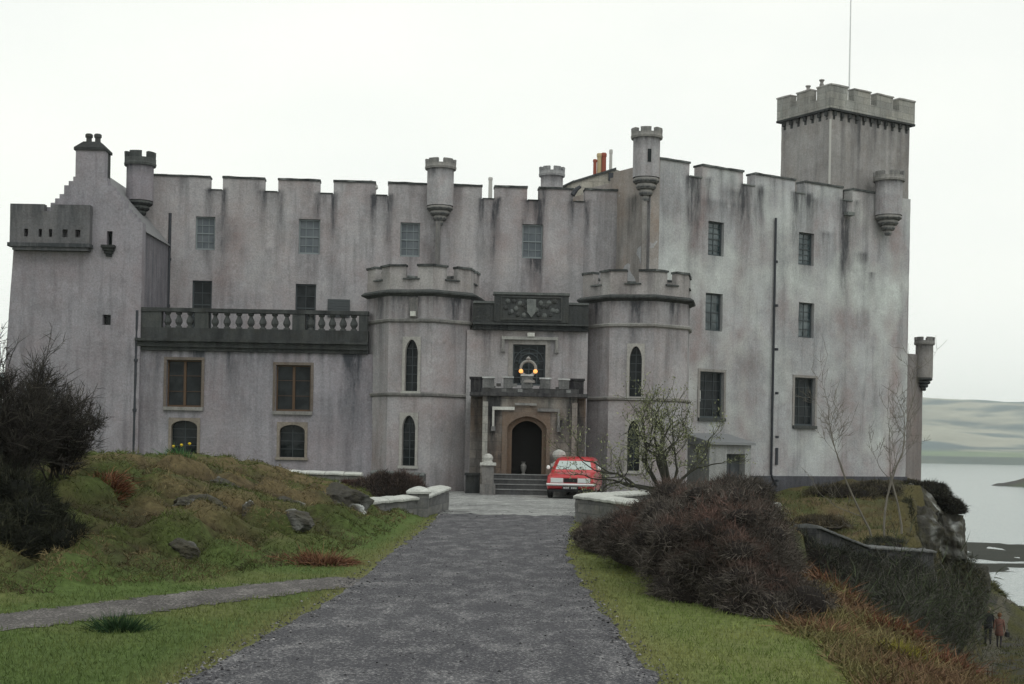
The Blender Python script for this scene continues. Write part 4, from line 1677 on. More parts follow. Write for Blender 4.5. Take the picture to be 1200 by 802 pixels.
arch_frame(mb, PF, (ar[0] + .002, ar[1] + .002, ar[2] - .002, ar[3] - .002), inn, .025, -.2, 0, (0, .5, 0))
arch_frame(mb, PF, (ar[0] + .004, ar[1] + .004, ar[2] - .004, ar[3] - .004), inn2, -.2, -.48, 0, (.1, .9, 0))
mb.build('door_arch', BROWNST, porch)
mb = MB()
d0_, d1_ = inn2[0][0] - .1, inn2[-1][0] + .1
fbox(mb, PF, d0_ - .4, DZ - .3, d1_ + .4, ar[3] + .1, -1.35, -1.25)
fbox(mb, PF, d0_ - .45, DZ - .3, d0_ - .1, ar[3] + .1, -1.25, -.51)
fbox(mb, PF, d1_ + .1, DZ - .3, d1_ + .45, ar[3] + .1, -1.25, -.51)
dz_ = DZ
for k in range(11):
    y = DZ + .12 + k * .19
    if y < ar[3] - .2:
        fbox(mb, PF, d0_ + .05, y, d1_ - .05, y + .12, -1.248, -1.2)
mb.build('door', WOOD, porch)
mb = MB()
hv = PF.uv(590, 479)[1]
fbox(mb, PF, PF.u(577, 480), hv - .05, PF.u(603, 480), hv + .06, .004, .14, 0, (0, 0, .9))
fbox(mb, PF, PF.u(630, 480), hv - .08, PF.u(656, 480), hv + .02, .004, .13, 0, (.5, 0, .1))
fbox(mb, PF, PF.u(603.5, 474), hv + .12, PF.u(629, 474), hv + .2, .004, .14, 0, (.5, 0, .4))
fbox(mb, PF, PF.u(577, 480), hv - .62, PF.u(579.5, 480), hv - .052, .004, .12, 0, (0, 0, .6))
fbox(mb, PF, PF.u(653.5, 480), hv - .62, PF.u(656, 480), hv - .083, .004, .12, 0, (.4, 0, .1))
for a in (578, 655):
    fbox(mb, PF, PF.u(a - 2.5, 500), hv - .78, PF.u(a + 2.5, 500), hv - .622, .004, .16, 0, (.6, 0, 0))
mb.build('hood_mould', TRIM, porch)
for a in (568.5, 673):
    mb = MB()
    u = PF.u(a, 500)
    fbox(mb, PF, u - .09, pb, u + .09, pt_ - .2, .004, .14, 0, (.2, .1, .5 if a < 600 else .1))
    fbox(mb, PF, u - .14, pb, u + .14, 1.0, .004, .26, 0, (.3, .1, .2))
    mb.build('buttress', ASHLAR, porch)
mb = MB()
fbox(mb, PF, -.45, pt_ + .003, pl_ + .35, pt_ + .12, -.75, .16, 0, (.6, 0, .1))
pz = PF.uv(617, 455.5)[1]
pm = PF.uv(617, 444.5)[1]
jj = lambda p: (.25, 0, .55 * max(0, n3(p[0] * 4, p[1], p[2] * 5) + .1))
fbox(mb, PF, -.05, pt_ + .123, pl_ + .05, pz, -.3, .06, 0, (.45, 0, .1))
for (a, b, h) in ((566, 579, 0), (590, 601, .02), (611, 624, .1), (633, 645, 0), (655, 667, -.02)):
    fbox(mb, PF, PF.u(a, 450), pz + .002, PF.u(b, 450), pm + h, -.3, .08, 0, (.3, 0, .25))
    fbox(mb, PF, PF.u(a, 450) - .03, pm + h + .003, PF.u(b, 450) + .03, pm + h + .06, -.32, .11, 0, (.1, 0, .8))
for k in range(16):
    x = PF.u(569 + k * 6.3, 455)
    fbox(mb, PF, x + .05 * n3(k, 1), pt_ + .15 + .09 * (k % 3), x + .16 + .08 * n3(k, 4), pt_ + .26 + .09 * (k % 3), .061, .072, 0, (.2, 0, max(0, n3(k * 1.7, 9)) * 1.3))
for (a, b) in ((551.5, 565), (668, 684)):
    fbox(mb, PF, PF.u(a, 450), pt_ + .123, PF.u(b, 450), pm - .02, -.7, .02, 0, (.75, 0, 0))
    fbox(mb, PF, PF.u(a, 450) - .04, pm - .018, PF.u(b, 450) + .04, pm + .05, -.74, .06, 0, (.8, 0, 0))
mb.build('porch_parapet', stone_mat('porch_parapet_stone', (.085, .085, .085), (.016, .016, .02), (.07, .06, .045), (.52, .54, .54), .5), porch)
mb = MB()
s0, s1 = PF.u(573, 560), PF.u(660, 560)
for k in range(4):
    fbox(mb, PF, s0, -.1 if k == 0 else .165 * k - .02, s1 - .002 * k, .165 * (k + 1) - .001 * k, (.003 if k < 3 else -1.24), 1.25 - .33 * k, 0, (.35, 0, .1))
    fbox(mb, PF, s0 - .002, .165 * (k + 1) - .001 * k + .002, s1 + .002, .165 * (k + 1) - .001 * k + .03, 1.0 - .33 * k, 1.275 - .33 * k, 0, (0, 0, .7))
mb.build('front_steps', stone_mat('step_stone', (.1, .105, .105), (.03, .03, .035), (.09, .08, .06), (.3, .31, .31)), porch)
mb = MB()
u = PF.u(617, 470)
mb.lathe(PF.p(PF.u(613.5, 555), DZ + .005, -.95), [(.07, 0), (.05, .05), (.1, .2), (.11, .3), (.05, .38), (.08, .44)], 10)
vase = mb.build('vase', mat('pale_vase_glaze', (.25, .25, .24), .5))
tag(vase, 'small pale vase in the shadow of the arched castle doorway', 'vase')
mb = MB()
fbox(mb, PF, PF.u(546, 560), -.1, PF.u(562, 560), .62, -.1, .5, 0, (.5, .1, 0))
fbox(mb, PF, PF.u(545, 560), .623, PF.u(563, 560), .7, -.1, .55, 0, (.5, .1, 0))
mb.build('stone_bench', DARKST, porch)
for f_ in later:
    f_()

# ring crest with lit lamps above the porch
cp = at(619, 432, 49.4)
crest = empty('lantern_crest', (cp.x, cp.y, pm + .15))
tag(crest, 'grey ring shaped crest with two glowing orange lamps on the porch battlement', 'lantern')
zr = cp.z
mb = MB()
ring = [(cp.x + .26 * math.sin(2 * PI * k / 24), cp.y, zr + .26 * math.cos(2 * PI * k / 24)) for k in range(25)]
mb.tube(ring, .05, 8, 0, (.1, 0, .1))
mb.build('ring', TRIM, crest)
mb = MB()
mb.lathe((cp.x, cp.y, zr), [(.26, -.5), (.24, -.42), (.12, -.36), (.1, -.3), (.16, -.24)], 10)
mb.lathe((cp.x, cp.y, zr + .29), [(.05, 0), (.09, .05), (.05, .1), (.01, .13)], 8)
mb.build('base', TRIM, crest)
lm = bpy.data.materials.new('lamp_glow')
lm.use_nodes = True
lb = lm.node_tree.nodes['Principled BSDF']
lb.inputs['Base Color'].default_value = (.6, .3, .1, 1)
lb.inputs['Emission Color'].default_value = (1, .4, .1, 1)
lb.inputs['Emission Strength'].default_value = 1.3
for sx in (-1, 1):
    mb = MB()
    mb.lathe((cp.x + sx * .25, cp.y - .08, zr - .1), [(.02, -.07), (.06, -.05), (.078, 0), (.055, .05), (.02, .07)], 10)
    mb.build('lamp', lm, crest, smooth=True)

# ------------------------------------------------------------------ low walls, piers, boulders
def low_wall(name, label, pts, thick, pillars=(), group=None, cope_over=.06, cope_h=.11, copem=None, rough=.03, cat='wall', wallc=(.1, 0, .15)):
    """pts: (x, y, ztop of coping)"""
    root = empty(name, (pts[0][0], pts[0][1], ground_z(pts[0][0], pts[0][1])))
    tag(root, label, cat, group)
    mbw, mbc = MB(), MB()
    for (p, q) in zip(pts, pts[1:]):
        a, b = Vector((p[0], p[1], 0)), Vector((q[0], q[1], 0))
        L_ = (b - a).length
        U = (b - a).normalized()
        N = Vector((U.y, -U.x, 0))
        n = max(2, int(L_ / .22))
        rings = []
        for i in range(n + 1):
            c = a.lerp(b, i / n)
            zt = p[2] + (q[2] - p[2]) * i / n - cope_h
            zb = min(ground_z(c.x, c.y), ground_z(c.x + N.x * .5, c.y + N.y * .5), ground_z(c.x - N.x * .5, c.y - N.y * .5)) - .3
            j = rough * n3(c.x * 3, c.y * 3, 5)
            m_ = 6
            ring = [c + N * (thick / 2 + rough * n3(c.x * 4, c.y * 4, k)) + ZUP * (zb + (zt - zb) * k / m_) for k in range(m_ + 1)]
            ring += [c - N * (thick / 2 + j) + ZUP * zt, c - N * (thick / 2 + j) + ZUP * zb]
            rings.append(ring)
        mbw.loft(rings, 0, True, wallc)
        x = 0
        k = 0
        while x < L_ - .05:
            ln = min(L_ - x, .55 + .35 * abs(n3(x, k, 3)))
            z0 = p[2] + (q[2] - p[2]) * x / L_
            z1 = p[2] + (q[2] - p[2]) * (x + ln) / L_
            h = thick / 2 + cope_over + .03 * n3(k, x)
            c0, c1 = a + U * (x + .008), a + U * (x + ln - .008)
            rr = []
            for c, z in ((c0, z0), ((c0 + c1) / 2, (z0 + z1) / 2 + .012), (c1, z1)):
                dz = .025 * n3(k * 1.3, x, 7)
                rr.append([c + N * h + ZUP * (z - cope_h + .003), c + N * (h + .01) + ZUP * (z - cope_h * .45), c + N * h * .72 + ZUP * (z - .01 + dz), c + ZUP * (z + .02 + dz), c - N * h * .72 + ZUP * (z - .01 + dz), c - N * (h + .01) + ZUP * (z - cope_h * .45), c - N * h + ZUP * (z - cope_h + .003)])
            mbc.loft(rr, 0, True, (.25 * abs(n3(k * 2.1, 3)), 0, .3))
            x += ln
            k += 1
    mbw.build('wall_body', RUBBLE, root)
    mbc.build('coping', copem or LICHEN, root, bevel=.015)
    for (x, y, zt, s) in pillars:
        g_ = ground_z(x, y) - .25
        mb = MB()
        n = 7
        rings = []
        for i in range(n + 1):
            z = g_ + (zt - .13 - g_) * i / n
            rings.append([(x + s * dx * (1 + .04 * n3(z * 4, dx * 2, x)), y + s * dy * (1 + .04 * n3(z * 4, dy * 2, y)), z) for dx, dy in ((-.5, -.5), (0, -.52), (.5, -.5), (.52, 0), (.5, .5), (0, .5), (-.5, .5), (-.5, 0))])
        mb.loft(rings, 0, True, (.2, 0, .2))
        pl = mb.build('pillar', RUBBLE, root)
        mb = MB()
        e = s * .62
        rings = []
        for (k, z) in ((.97, 0), (1, .05), (.78, .1), (.4, .145), (.1, .165)):
            rings.append([(x + e * k * dx, y + e * k * dy, zt - .127 + z) for dx, dy in ((-1, -1), (0, -1.05), (1, -1), (1.05, 0), (1, 1), (0, 1.05), (-1, 1), (-1.05, 0))])
        mb.loft(rings, 0, True, (.1, 0, .5))
        mb.build('cap', LICHEN, pl, smooth=False)
    return root


low_wall('bridge_parapet', 'rubble parapet with white capped pillars on the left of the drive', [(-3.35, 30.1, .44), (-2.15, 32.6, .5), (-1.78, 36.2, .62)], .4, [(-3.35, 30.0, .6, .46), (-2.1, 32.4, .66, .44)])
low_wall('bridge_parapet', 'rubble parapet with thick pale coping beside the big dark heather on the right', [(1.62, 31.6, .62), (2.2, 30.2, .6), (3.1, 27.9, .55)], .42, [])
low_wall('forecourt_wall', 'low pale topped wall running behind the right parapet towards the gnarled tree', [(1.75, 32.2, .6), (2.9, 37.0, .5), (4.6, 42.6, .44)], .4, [])
low_wall('moat_wall', 'white coped wall nearest the mossy mound, in front of another', [(-6.2, 38.0, .62), (-4.1, 38.2, .57)], .45, [])
low_wall('moat_wall', 'white coped wall farther back, close below the balustraded range', [(-8.2, 44.2, .78), (-4.6, 44.2, .74)], .5, [])
low_wall('coped_wall', 'dark flat topped low wall at the foot of the left gate tower', [(-4.8, 48.7, .72), (-2.95, 48.6, .66)], .5, [], copem=DARKST, cope_over=.12)
low_wall('retaining_wall', 'stone retaining wall coloured dark for shade below the grassy bank and bare saplings', [(8.25, 39.7, -.38), (10.75, 43.9, -1.2), (13.7, 46.9, -1.5)], .6, [], wallc=(.75, .1, 0), copem=stone_mat('grey_coping', (.1, .105, .105), (.03, .03, .035), (.08, .07, .05), (.24, .25, .25)), cope_over=.1)  # wall face darkened in its colour to stand for shade in the hollow


def boulder(p, s, label, seed, m=None, c=(0, 0, 0), name='boulder', group=None):
    rs = random.Random(int(seed * 977))
    cuts = [(Vector((rs.gauss(0, 1), rs.gauss(0, 1), rs.gauss(0, .8))).normalized(), .58 + .3 * rs.random()) for _ in range(16)]
    bm = bmesh.new()
    bmesh.ops.create_icosphere(bm, subdivisions=5, radius=1)
    for v in bm.verts:
        q = v.co.copy()
        for nn, dd in cuts:
            e = q.dot(nn)
            if e > dd:
                q -= nn * (e - dd) * .9
        d = 1 + .16 * mn.noise(q * 1.1 + Vector((seed, 0, 0))) + .14 * mn.noise(q * 2.7 + Vector((0, seed, 0))) + .05 * mn.noise(q * 7) - .1 * abs(mn.noise(q * 1.9 + Vector((seed, seed, 0)))) + .07 * mn.noise(q * 4.3) + .035 * mn.noise(q * 9 + Vector((seed, 1, 2))) - .05 * abs(mn.noise(q * 6.1)) + .018 * mn.noise(q * 19)
        q = q * d
        v.co = Vector((q.x * s[0], q.y * s[1], q.z * s[2]))
    me = bpy.data.meshes.new(name)
    bm.to_mesh(me)
    bm.free()
    me.materials.append(m or ROCK)
    a = me.color_attributes.new('Col', 'FLOAT_COLOR', 'POINT')
    arr = np.ones((len(me.vertices), 4), np.float32)
    for i, v in enumerate(me.vertices):
        arr[i, :3] = (.3 * max(0, n3(v.co.x * 3, v.co.y * 3, v.co.z * 3)), .2, c[2] * max(0, n3(v.co.x * 2.4 + seed, v.co.y * 3, v.co.z * 1.6) * 2.4 - .12))
    a.data.foreach_set('color', arr.ravel())
    o = bpy.data.objects.new(name, me)
    COL.objects.link(o)
    o.location = p
    o.rotation_euler = (0, 0, seed)
    tag(o, label, 'rock', group)
    return o


def on(px, py, D, dz=0.0):
    """a spot on the ground straight below the sight line through (px,py) at depth D"""
    p = at(px, py, D)
    return Vector((p.x, D, ground_z(p.x, D) + dz))


boulder(on(292, 602, 22.5, .02), (.16, .5, .2), 'slanting outcrop with white lichen streaks in the middle of the mound', 3.3, None, (0, 0, 1.3))
boulder(on(398, 590, 27.5, .05), (.42, .6, .36), 'dark boulder at the right end of the mound beside the capped pillar', 8.1, None, (0, 0, .2))
boulder(on(416, 607, 27.2, -.02), (.22, .25, .24), 'pale boulder in the grass below the nearest white capped pillar', 5.2, None, (0, 0, .8))
boulder(on(256, 572, 26, -.08), (.6, .5, .2), 'long dark rock breaking the crest of the mossy mound', 1.7, None, (0, 0, .3))
boulder(on(212, 650, 18.2, -.1), (.35, .35, .22), 'dark mossy rock low on the mound above the gravel path', 6.4, None, (0, 0, .25))
boulder(on(906, 571, 52, .1), (.55, .35, .2), 'white topped rock on the bank behind the big dark heather', 2.2, LICHEN, (0, 0, .5))
boulder(Vector((17.3, 60.2, -.8)), (1.0, 1.4, 1.2), 'lichen spotted crag under the corner of the tall keep', 9.4, None, (0, 0, .55), 'crag')
boulder(Vector((16.1, 56.8, -1.9)), (1.3, 1.5, 1.5), 'dark crag face between the bank and the overhanging ivy', 12.4, None, (0, 0, .35), 'crag')
boulder(Vector((18.8, 61.8, -2.1)), (1.1, 1.5, 1.5), 'seaward crag bulging out below the ivy', 15.1, None, (0, 0, .4), 'crag')
boulder(Vector((15.0, 53.0, -3.0)), (1.2, 1.6, 1.7), 'low dark crag behind the end of the retaining wall', 18.2, None, (0, 0, .2), 'crag')
boulder(Vector((20.2, 63.6, -4.2)), (1.3, 1.6, 1.5), 'lowest crag on the seaward side above the walkers', 21.7, None, (0, 0, .15), 'crag')


def pier(px, D, label, ztop):
    p = on(px, 570, D)
    r = empty('step_pier', p)
    tag(r, label, 'pier', 'stone piers flanking the entrance steps')
    mb = MB()
    for (w_, z0, z1) in ((.26, 0, .35), (.2, .352, .98)):
        mb.box((p.x - w_, p.y - w_, p.z + z0 - (.05 if z0 == 0 else 0)), (p.x + w_, p.y + w_, p.z + z1), 0, (.5, .2, .1))
    mb.box((p.x - .27, p.y - .27, p.z + .982), (p.x + .27, p.y + .27, p.z + 1.08), 0, (0, 0, .8))
    mb.build('shaft', TRIM, r, bevel=.012)
    mb = MB()
    mb.lathe((p.x, p.y, p.z + 1.083), [(.2, 0), (.2, .04), (.09, .1), (.09, .14), (.2, .22), (.23, .3), (.2, .4), (.1, .46), (.03, .49)] if ztop else [(.16, 0), (.14, .06), (.17, .16), (.12, .26), (.04, .3)], 12, 0, (0, 0, .6))
    mb.build('finial', TRIM, r)


boulder(on(232, 618, 21.0, -.08), (.5, .4, .22), 'low grey rock patch among the moss in the middle of the mound', 4.4, None, (0, 0, .5))
boulder(on(330, 575, 25.5, -.06), (.55, .4, .22), 'grey rock rib near the top right of the mound', 7.7, None, (0, 0, .6))
boulder(on(345, 622, 22.0, -.06), (.35, .4, .2), 'small dark rock above the rust bracken clump', 10.2, None, (0, 0, .4))
pier(571.5, 48.0, 'left stone pier with a worn stump finial by the entrance steps', 0)
pier(654.5, 48.3, 'right stone pier with a round urn finial behind the red car', 1)

# ------------------------------------------------------------------ red car
CARP = mat('red_car_paint', (.42, .022, .028), .3, 0, .5)
t_, b_ = nodes(CARP)
c_ = mixc(t_, add_noise(t_, 3, 3), (.46, .02, .028), (.37, .03, .035))
t_.links.new(c_, b_.inputs['Base Color'])
b_.inputs['Coat Weight'].default_value = .5
b_.inputs['Coat Roughness'].default_value = .12
SCREEN = mat('car_glass', (.36, .43, .42), .08, 0, .8)  # base colour carries the pale reflection of the overcast sky
CHROME = mat('chrome', (.6, .6, .6), .25, 1.0)
RUBBER = mat('tyre_rubber', (.015, .015, .016), .8)
LENS = mat('lamp_lens', (.55, .58, .58), .15, 0, .6)
BLACK = mat('black_trim', (.018, .018, .02), .6)
MIRW = mat('white_mirror', (.75, .76, .74), .35)
PLATE = mat('plate_black', (.03, .03, .035), .5)
PLCH = mat('plate_silver', (.5, .5, .5), .5)

car = empty('parked_car', (0, 0, 0))


def rrect(hw, z0, z1, y, tuck=.06, crown_=.02):
    return [(-hw + .03, y, z0), (hw - .03, y, z0), (hw - .005, y, z0 + .1), (hw, y, (z0 + z1) / 2), (hw - .025, y, z1 - .06), (hw - tuck - .02, y, z1), (hw * .5, y, z1 + crown_), (0, y, z1 + crown_ * 1.3), (-hw * .5, y, z1 + crown_), (-hw + tuck + .02, y, z1), (-hw + .025, y, z1 - .06), (-hw, y, (z0 + z1) / 2), (-hw + .005, y, z0 + .1)]


mb = MB()
st = [(-2.02, .66, .40, .66), (-1.99, .74, .34, .72), (-1.9, .77, .3, .755), (-1.6, .785, .26, .79), (-1.0, .79, .24, .83), (-.8, .79, .24, .85), (0, .79, .24, .87), (1.3, .79, .25, .88), (1.8, .775, .28, .87), (2.0, .74, .34, .84), (2.05, .68, .42, .76)]
mb.loft([rrect(h, a, b, y) for y, h, a, b in st])
body = mb.build('body', CARP, car, smooth=False, local=True)


def cabring(z, y0, y1, hw, k=.12):
    return [(-hw + k, y0, z), (0, y0 - .035, z), (hw - k, y0, z), (hw, y0 + k * 1.2, z), (hw + .012, (y0 + y1) / 2, z), (hw, y1 - k, z), (hw - k, y1, z), (0, y1 + .02, z), (-hw + k, y1, z), (-hw, y1 - k, z), (-hw - .012, (y0 + y1) / 2, z), (-hw, y0 + k * 1.2, z)]


mb = MB()
CAB = [(.84, -.92, 1.9, .735), (.9, -.82, 1.88, .73), (1.2, -.36, 1.72, .635), (1.27, -.22, 1.64, .59), (1.315, -.05, 1.5, .5), (1.33, .2, 1.3, .36)]
mb.loft([cabring(*c) for c in CAB])
mb.build('roof', CARP, car, smooth=False, local=True)


def cpt(x, z, n, face):
    """point on the cabin skin; face: 'f' windscreen, 'r'/'l' sides"""
    for (a, b) in zip(CAB, CAB[1:]):
        if a[0] <= z <= b[0]:
            t = (z - a[0]) / (b[0] - a[0])
            y0, y1, hw = (a[i] + (b[i] - a[i]) * t for i in (1, 2, 3))
    if face == 'f':
        return (x * (hw - .12), y0 - .035 * (1 - abs(x)) - n, z + n * .6)
    s = 1 if face == 'r' else -1
    return (s * (hw + .012 * (1 - abs(x - (y0 + y1) / 2)) + n), x, z + n * .3)


mb = MB()
g_ = [[mb.vert(cpt(-.97 + 1.94 * i / 6, .915 + .275 * j / 3, .008, 'f')) for i in range(7)] for j in range(4)]
for j in range(3):
    for i in range(6):
        mb.f.append([g_[j][i], g_[j][i + 1], g_[j + 1][i + 1], g_[j + 1][i]])
        mb.m.append(0)
ws = mb.build('windscreen', SCREEN, car, local=True)
mb = MB()
for x in (-.55, .15):
    mb.tube([cpt(x, .925, .02, 'f'), cpt(x + .32, 1.0, .02, 'f')], .008, 5)
mb.build('wiper', BLACK, ws, local=True)
for s in ('r', 'l'):
    for (a0, a1, b0, b1) in ((-.45, .42, -.12, .42), (.5, 1.35, .5, 1.2)):
        mb = MB()
        g_ = [[mb.vert(cpt((a0 + (b0 - a0) * j / 3) + ((a1 + (b1 - a1) * j / 3) - (a0 + (b0 - a0) * j / 3)) * i / 3, .92 + .27 * j / 3, .006, s)) for i in range(4)] for j in range(4)]
        for j in range(3):
            for i in range(3):
                mb.f.append([g_[j][i], g_[j][i + 1], g_[j + 1][i + 1], g_[j + 1][i]])
                mb.m.append(0)
        mb.build('side_window', SCREEN, car, local=True)
for s in (-1, 1):
    mb = MB()
    mb.box((s * .43 - .2, -2.035, .52), (s * .43 + .2, -1.98, .66))
    mb.box((s * .43 - .22, -2.03, .505), (s * .43 + .22, -1.97, .519))
    mb.build('headlight', LENS, car, local=True, bevel=.01)
    mb = MB()
    mb.lathe((0, 0, 0), [(.02, -.06), (.065, -.04), (.075, 0), (.06, .05), (.02, .07)], 10)
    mr = mb.build('mirror', MIRW, car, local=True)
    mr.location = (s * .83, -.78, .97)
    mr.scale = (.8, .6, 1)
    mb = MB()
    mb.box((s * .79, -.9, .3), (s * .797, -.895 + .9, .305))
    for y in (-1.3, 1.25):
        mb = MB(Matrix.Translation((s * .7, y, .29)) @ Matrix.Rotation(PI / 2, 4, 'Y'))
        mb.lathe((0, 0, 0), [(.16, -.07), (.26, -.08), (.29, -.05), (.29, .05), (.26, .08), (.16, .07)], 20)
        wh = mb.build('wheel', RUBBER, car, local=True)
        mb = MB(Matrix.Translation((s * .7, y, .29)) @ Matrix.Rotation(PI / 2, 4, 'Y'))
        mb.lathe((0, 0, 0), [(.02, -.085), (.1, -.08), (.17, -.06), (.17, .06), (.1, .08), (.02, .085)], 16)
        mb.build('rim', CHROME, wh, local=True)
mb = MB()
mb.box((-.22, -2.028, .52), (.22, -1.99, .655))
for k in range(4):
    mb.box((-.215, -2.036, .535 + k * .03), (.215, -2.0281, .543 + k * .03))
mb.build('grille', BLACK, car, local=True)
mb = MB()
mb.loft([[(x, y, z) for (y, z) in ((yy - .05, .41), (yy - .06, .45), (yy - .05, .49), (yy, .49), (yy, .41))] for x, yy in ((-.8, -1.86), (-.76, -1.98), (-.5, -2.03), (0, -2.04), (.5, -2.03), (.76, -1.98), (.8, -1.86))])
mb.build('bumper', CHROME, car, local=True)
mb = MB()
mb.box((-.25, -2.06, .3), (.25, -2.045, .405), 0)
for k in range(7):
    if k != 3:
        x = -.21 + k * .062
        mb.box((x, -2.063, .325), (x + .035, -2.0601, .38), 1)
mb.build('number_plate', [PLATE, PLCH], car, local=True)
mb = MB()
for s in (-1, 1):
    mb.poly([(s * .792, -.55, .3), (s * .792, -.54, .3), (s * .76, -.54, .85), (s * .76, -.55, .85)])
mb = MB()
mb.box((-.7, -1.95, .22), (.7, 1.9, .3))
mb.build('underbody', BLACK, car, local=True)
car.location = (2.12, 47.15, .006)
car.rotation_euler = (0, 0, R(-7))
tag(car, 'small red car parked facing the camera by the castle entrance steps', 'car')


# ------------------------------------------------------------------ people
def person(loc, yaw, label, coat, legs_c, skin_c, hair_c, coatlen, stride, h=1.72, bag=None):
    k = h / 1.75
    root = empty('person', loc, yaw)
    tag(root, label, 'person', 'two walkers on the lower path')
    V_, E_, Rd = [], [], []

    def jv(p, r, par=None):
        V_.append(Vector(p) * k)
        Rd.append(r * k)
        if par is not None:
            E_.append((par, len(V_) - 1))
        return len(V_) - 1
    pel = jv((0, 0, .95), .15)
    wst = jv((0, .0, 1.1), .14, pel)
    chest = jv((0, .01, 1.32), .165, wst)
    nk0 = jv((0, .0, 1.45), .09, chest)
    nk = jv((0, -.01, 1.53), .055, nk0)
    hd0 = jv((0, -.015, 1.6), .085, nk)
    hd = jv((0, -.02, 1.68), .085, hd0)
    jv((0, -.015, 1.74), .05, hd)
    for s in (-1, 1):
        hip = jv((s * .1, 0, .87), .1, pel)
        kn = jv((s * .1, -.02 - s * stride * .5, .49), .062, hip)
        an = jv((s * .1, .03 - s * stride, .09), .042, kn)
        jv((s * .11, -.14 - s * stride, .035), .035, an)
        sh = jv((s * .19, 0, 1.41), .065, chest)
        el = jv((s * .24, .04 + s * stride * .3, 1.13), .045, sh)
        wr = jv((s * .245, -.03 + s * stride * .6, .88), .028, el)
        pm_ = jv((s * .245, -.045 + s * stride * .6, .82), .026, wr)
        for f_ in range(4):
            a = jv((s * (.245), -.075 + f_ * .022 + s * stride * .6, .775), .0085, pm_)
            jv((s * (.238), -.075 + f_ * .022 + s * stride * .6, .735 + .006 * abs(f_ - 1.5)), .008, a)
        a = jv((s * .238, -.09 + s * stride * .6, .815), .009, pm_)
        jv((s * .232, -.105 + s * stride * .6, .785), .008, a)
    me = bpy.data.meshes.new('body')
    me.from_pydata([tuple(v) for v in V_], E_, [])
    o = bpy.data.objects.new('body', me)
    COL.objects.link(o)
    md = o.modifiers.new('skin', 'SKIN')
    md.use_smooth_shade = True
    for i, v in enumerate(me.skin_vertices[0].data):
        v.radius = (Rd[i], Rd[i])
        v.use_root = i == 0
    o.modifiers.new('sub', 'SUBSURF').levels = 1
    o.modifiers['sub'].render_levels = 1
    dg = bpy.context.evaluated_depsgraph_get()
    dg.update()
    me2 = bpy.data.meshes.new_from_object(o.evaluated_get(dg))
    bpy.data.objects.remove(o)
    me2.name = 'body'
    a = me2.color_attributes.new('Col', 'FLOAT_COLOR', 'POINT')
    arr = np.ones((len(me2.vertices), 4), np.float32)
    for i, v in enumerate(me2.vertices):
        z = v.co.z / k
        x = abs(v.co.x) / k
        c = coat
        if z > 1.5 or (x > .2 and z < .9):
            c = skin_c
        elif z < .1:
            c = (.02, .018, .016)
        elif z < .93 and x < .2:
            c = legs_c
        arr[i, :3] = c
    a.data.foreach_set('color', arr.ravel())
    me2.materials.clear()
    me2.materials.append(TWIGS)
    b = bpy.data.objects.new('body', me2)
    COL.objects.link(b)
    setparent(b, root, True)
    mb = MB()
    prof = [(.09, 1.47), (.165, 1.4), (.19, 1.3), (.175, 1.1), (.185, .95), (.2 + .02 * (coatlen < .8), coatlen + .02), (.19, coatlen)]
    mb.lathe((0, 0, 0), [(r * k * 1.02, z * k) for r, z in prof], 16, 0, coat, squash=.78)
    mb.build('coat', TWIGS, root, smooth=True, local=True)
    mb = MB()
    mb.lathe((0, .02 * k, 1.69 * k), [(.1 * k, -.09), (.108 * k, 0), (.09 * k, .06), (.04 * k, .1)], 12, 0, hair_c)
    mb.build('hair', TWIGS, root, smooth=True, local=True)
    mb = MB()
    for s in (-1, 1):
        mb.lathe((s * .033 * k, -.098 * k, 1.68 * k), [(.004, -.008), (.011, 0), (.004, .008)], 6, 0, (.03, .03, .03))
    mb.lathe((0, -.108 * k, 1.645 * k), [(.016, -.02), (.012, 0), (.005, .03)], 6, 0, skin_c)
    mb.box((-.022, -.1 * k, 1.605 * k), (.022, -.088 * k, 1.612 * k), 0, (.25, .08, .07))
    mb.build('face', TWIGS, root, smooth=True, local=True)
    return root


pz_ = on(1158, 738, 68)
person(pz_, R(165), 'person in a long dark coat standing on the path below the castle cliff', (.022, .024, .026), (.02, .02, .024), (.3, .19, .14), (.25, .2, .16), .78, .1, 1.78)
pz2 = on(1171, 742, 66.6)
wm = person(pz2, R(150), 'person in a pinkish brown coat beside the taller dark coated walker', (.17, .088, .07), (.05, .045, .05), (.32, .2, .15), (.2, .1, .05), .62, .13, 1.62)
mb = MB()
bp_ = pz2 + Vector((.36, -.02, .52))
mb.box((bp_.x - .07, bp_.y - .15, bp_.z), (bp_.x + .07, bp_.y + .15, bp_.z + .24), 0)
mb.tube([bp_ + Vector((0, -.1, .24)), bp_ + Vector((0, -.03, .36)), bp_ + Vector((0, .05, .36)), bp_ + Vector((0, .1, .24))], .012, 6)
bg_ = mb.build('handbag', BLACK, None, bevel=.01)
tag(bg_, 'small dark handbag carried by the walker in the pinkish brown coat', 'handbag')

# ------------------------------------------------------------------ plants
def cvar(base, n, var=.25, alt=None, k=.5):
    base = np.array(base)[None]
    c = np.repeat(base, n, 0)
    if alt is not None:
        t = (RNG.random((n, 1)) < k) * RNG.random((n, 1))
        c = c * (1 - t) + np.array(alt)[None] * t
    return np.clip(c * (1 + var * RNG.normal(size=(n, 1))), .004, 1)


def tex(P, f, seed=0.0):
    return np.array([mn.noise(Vector((p[0] * f + seed, p[1] * f, p[2] * f))) for p in P])


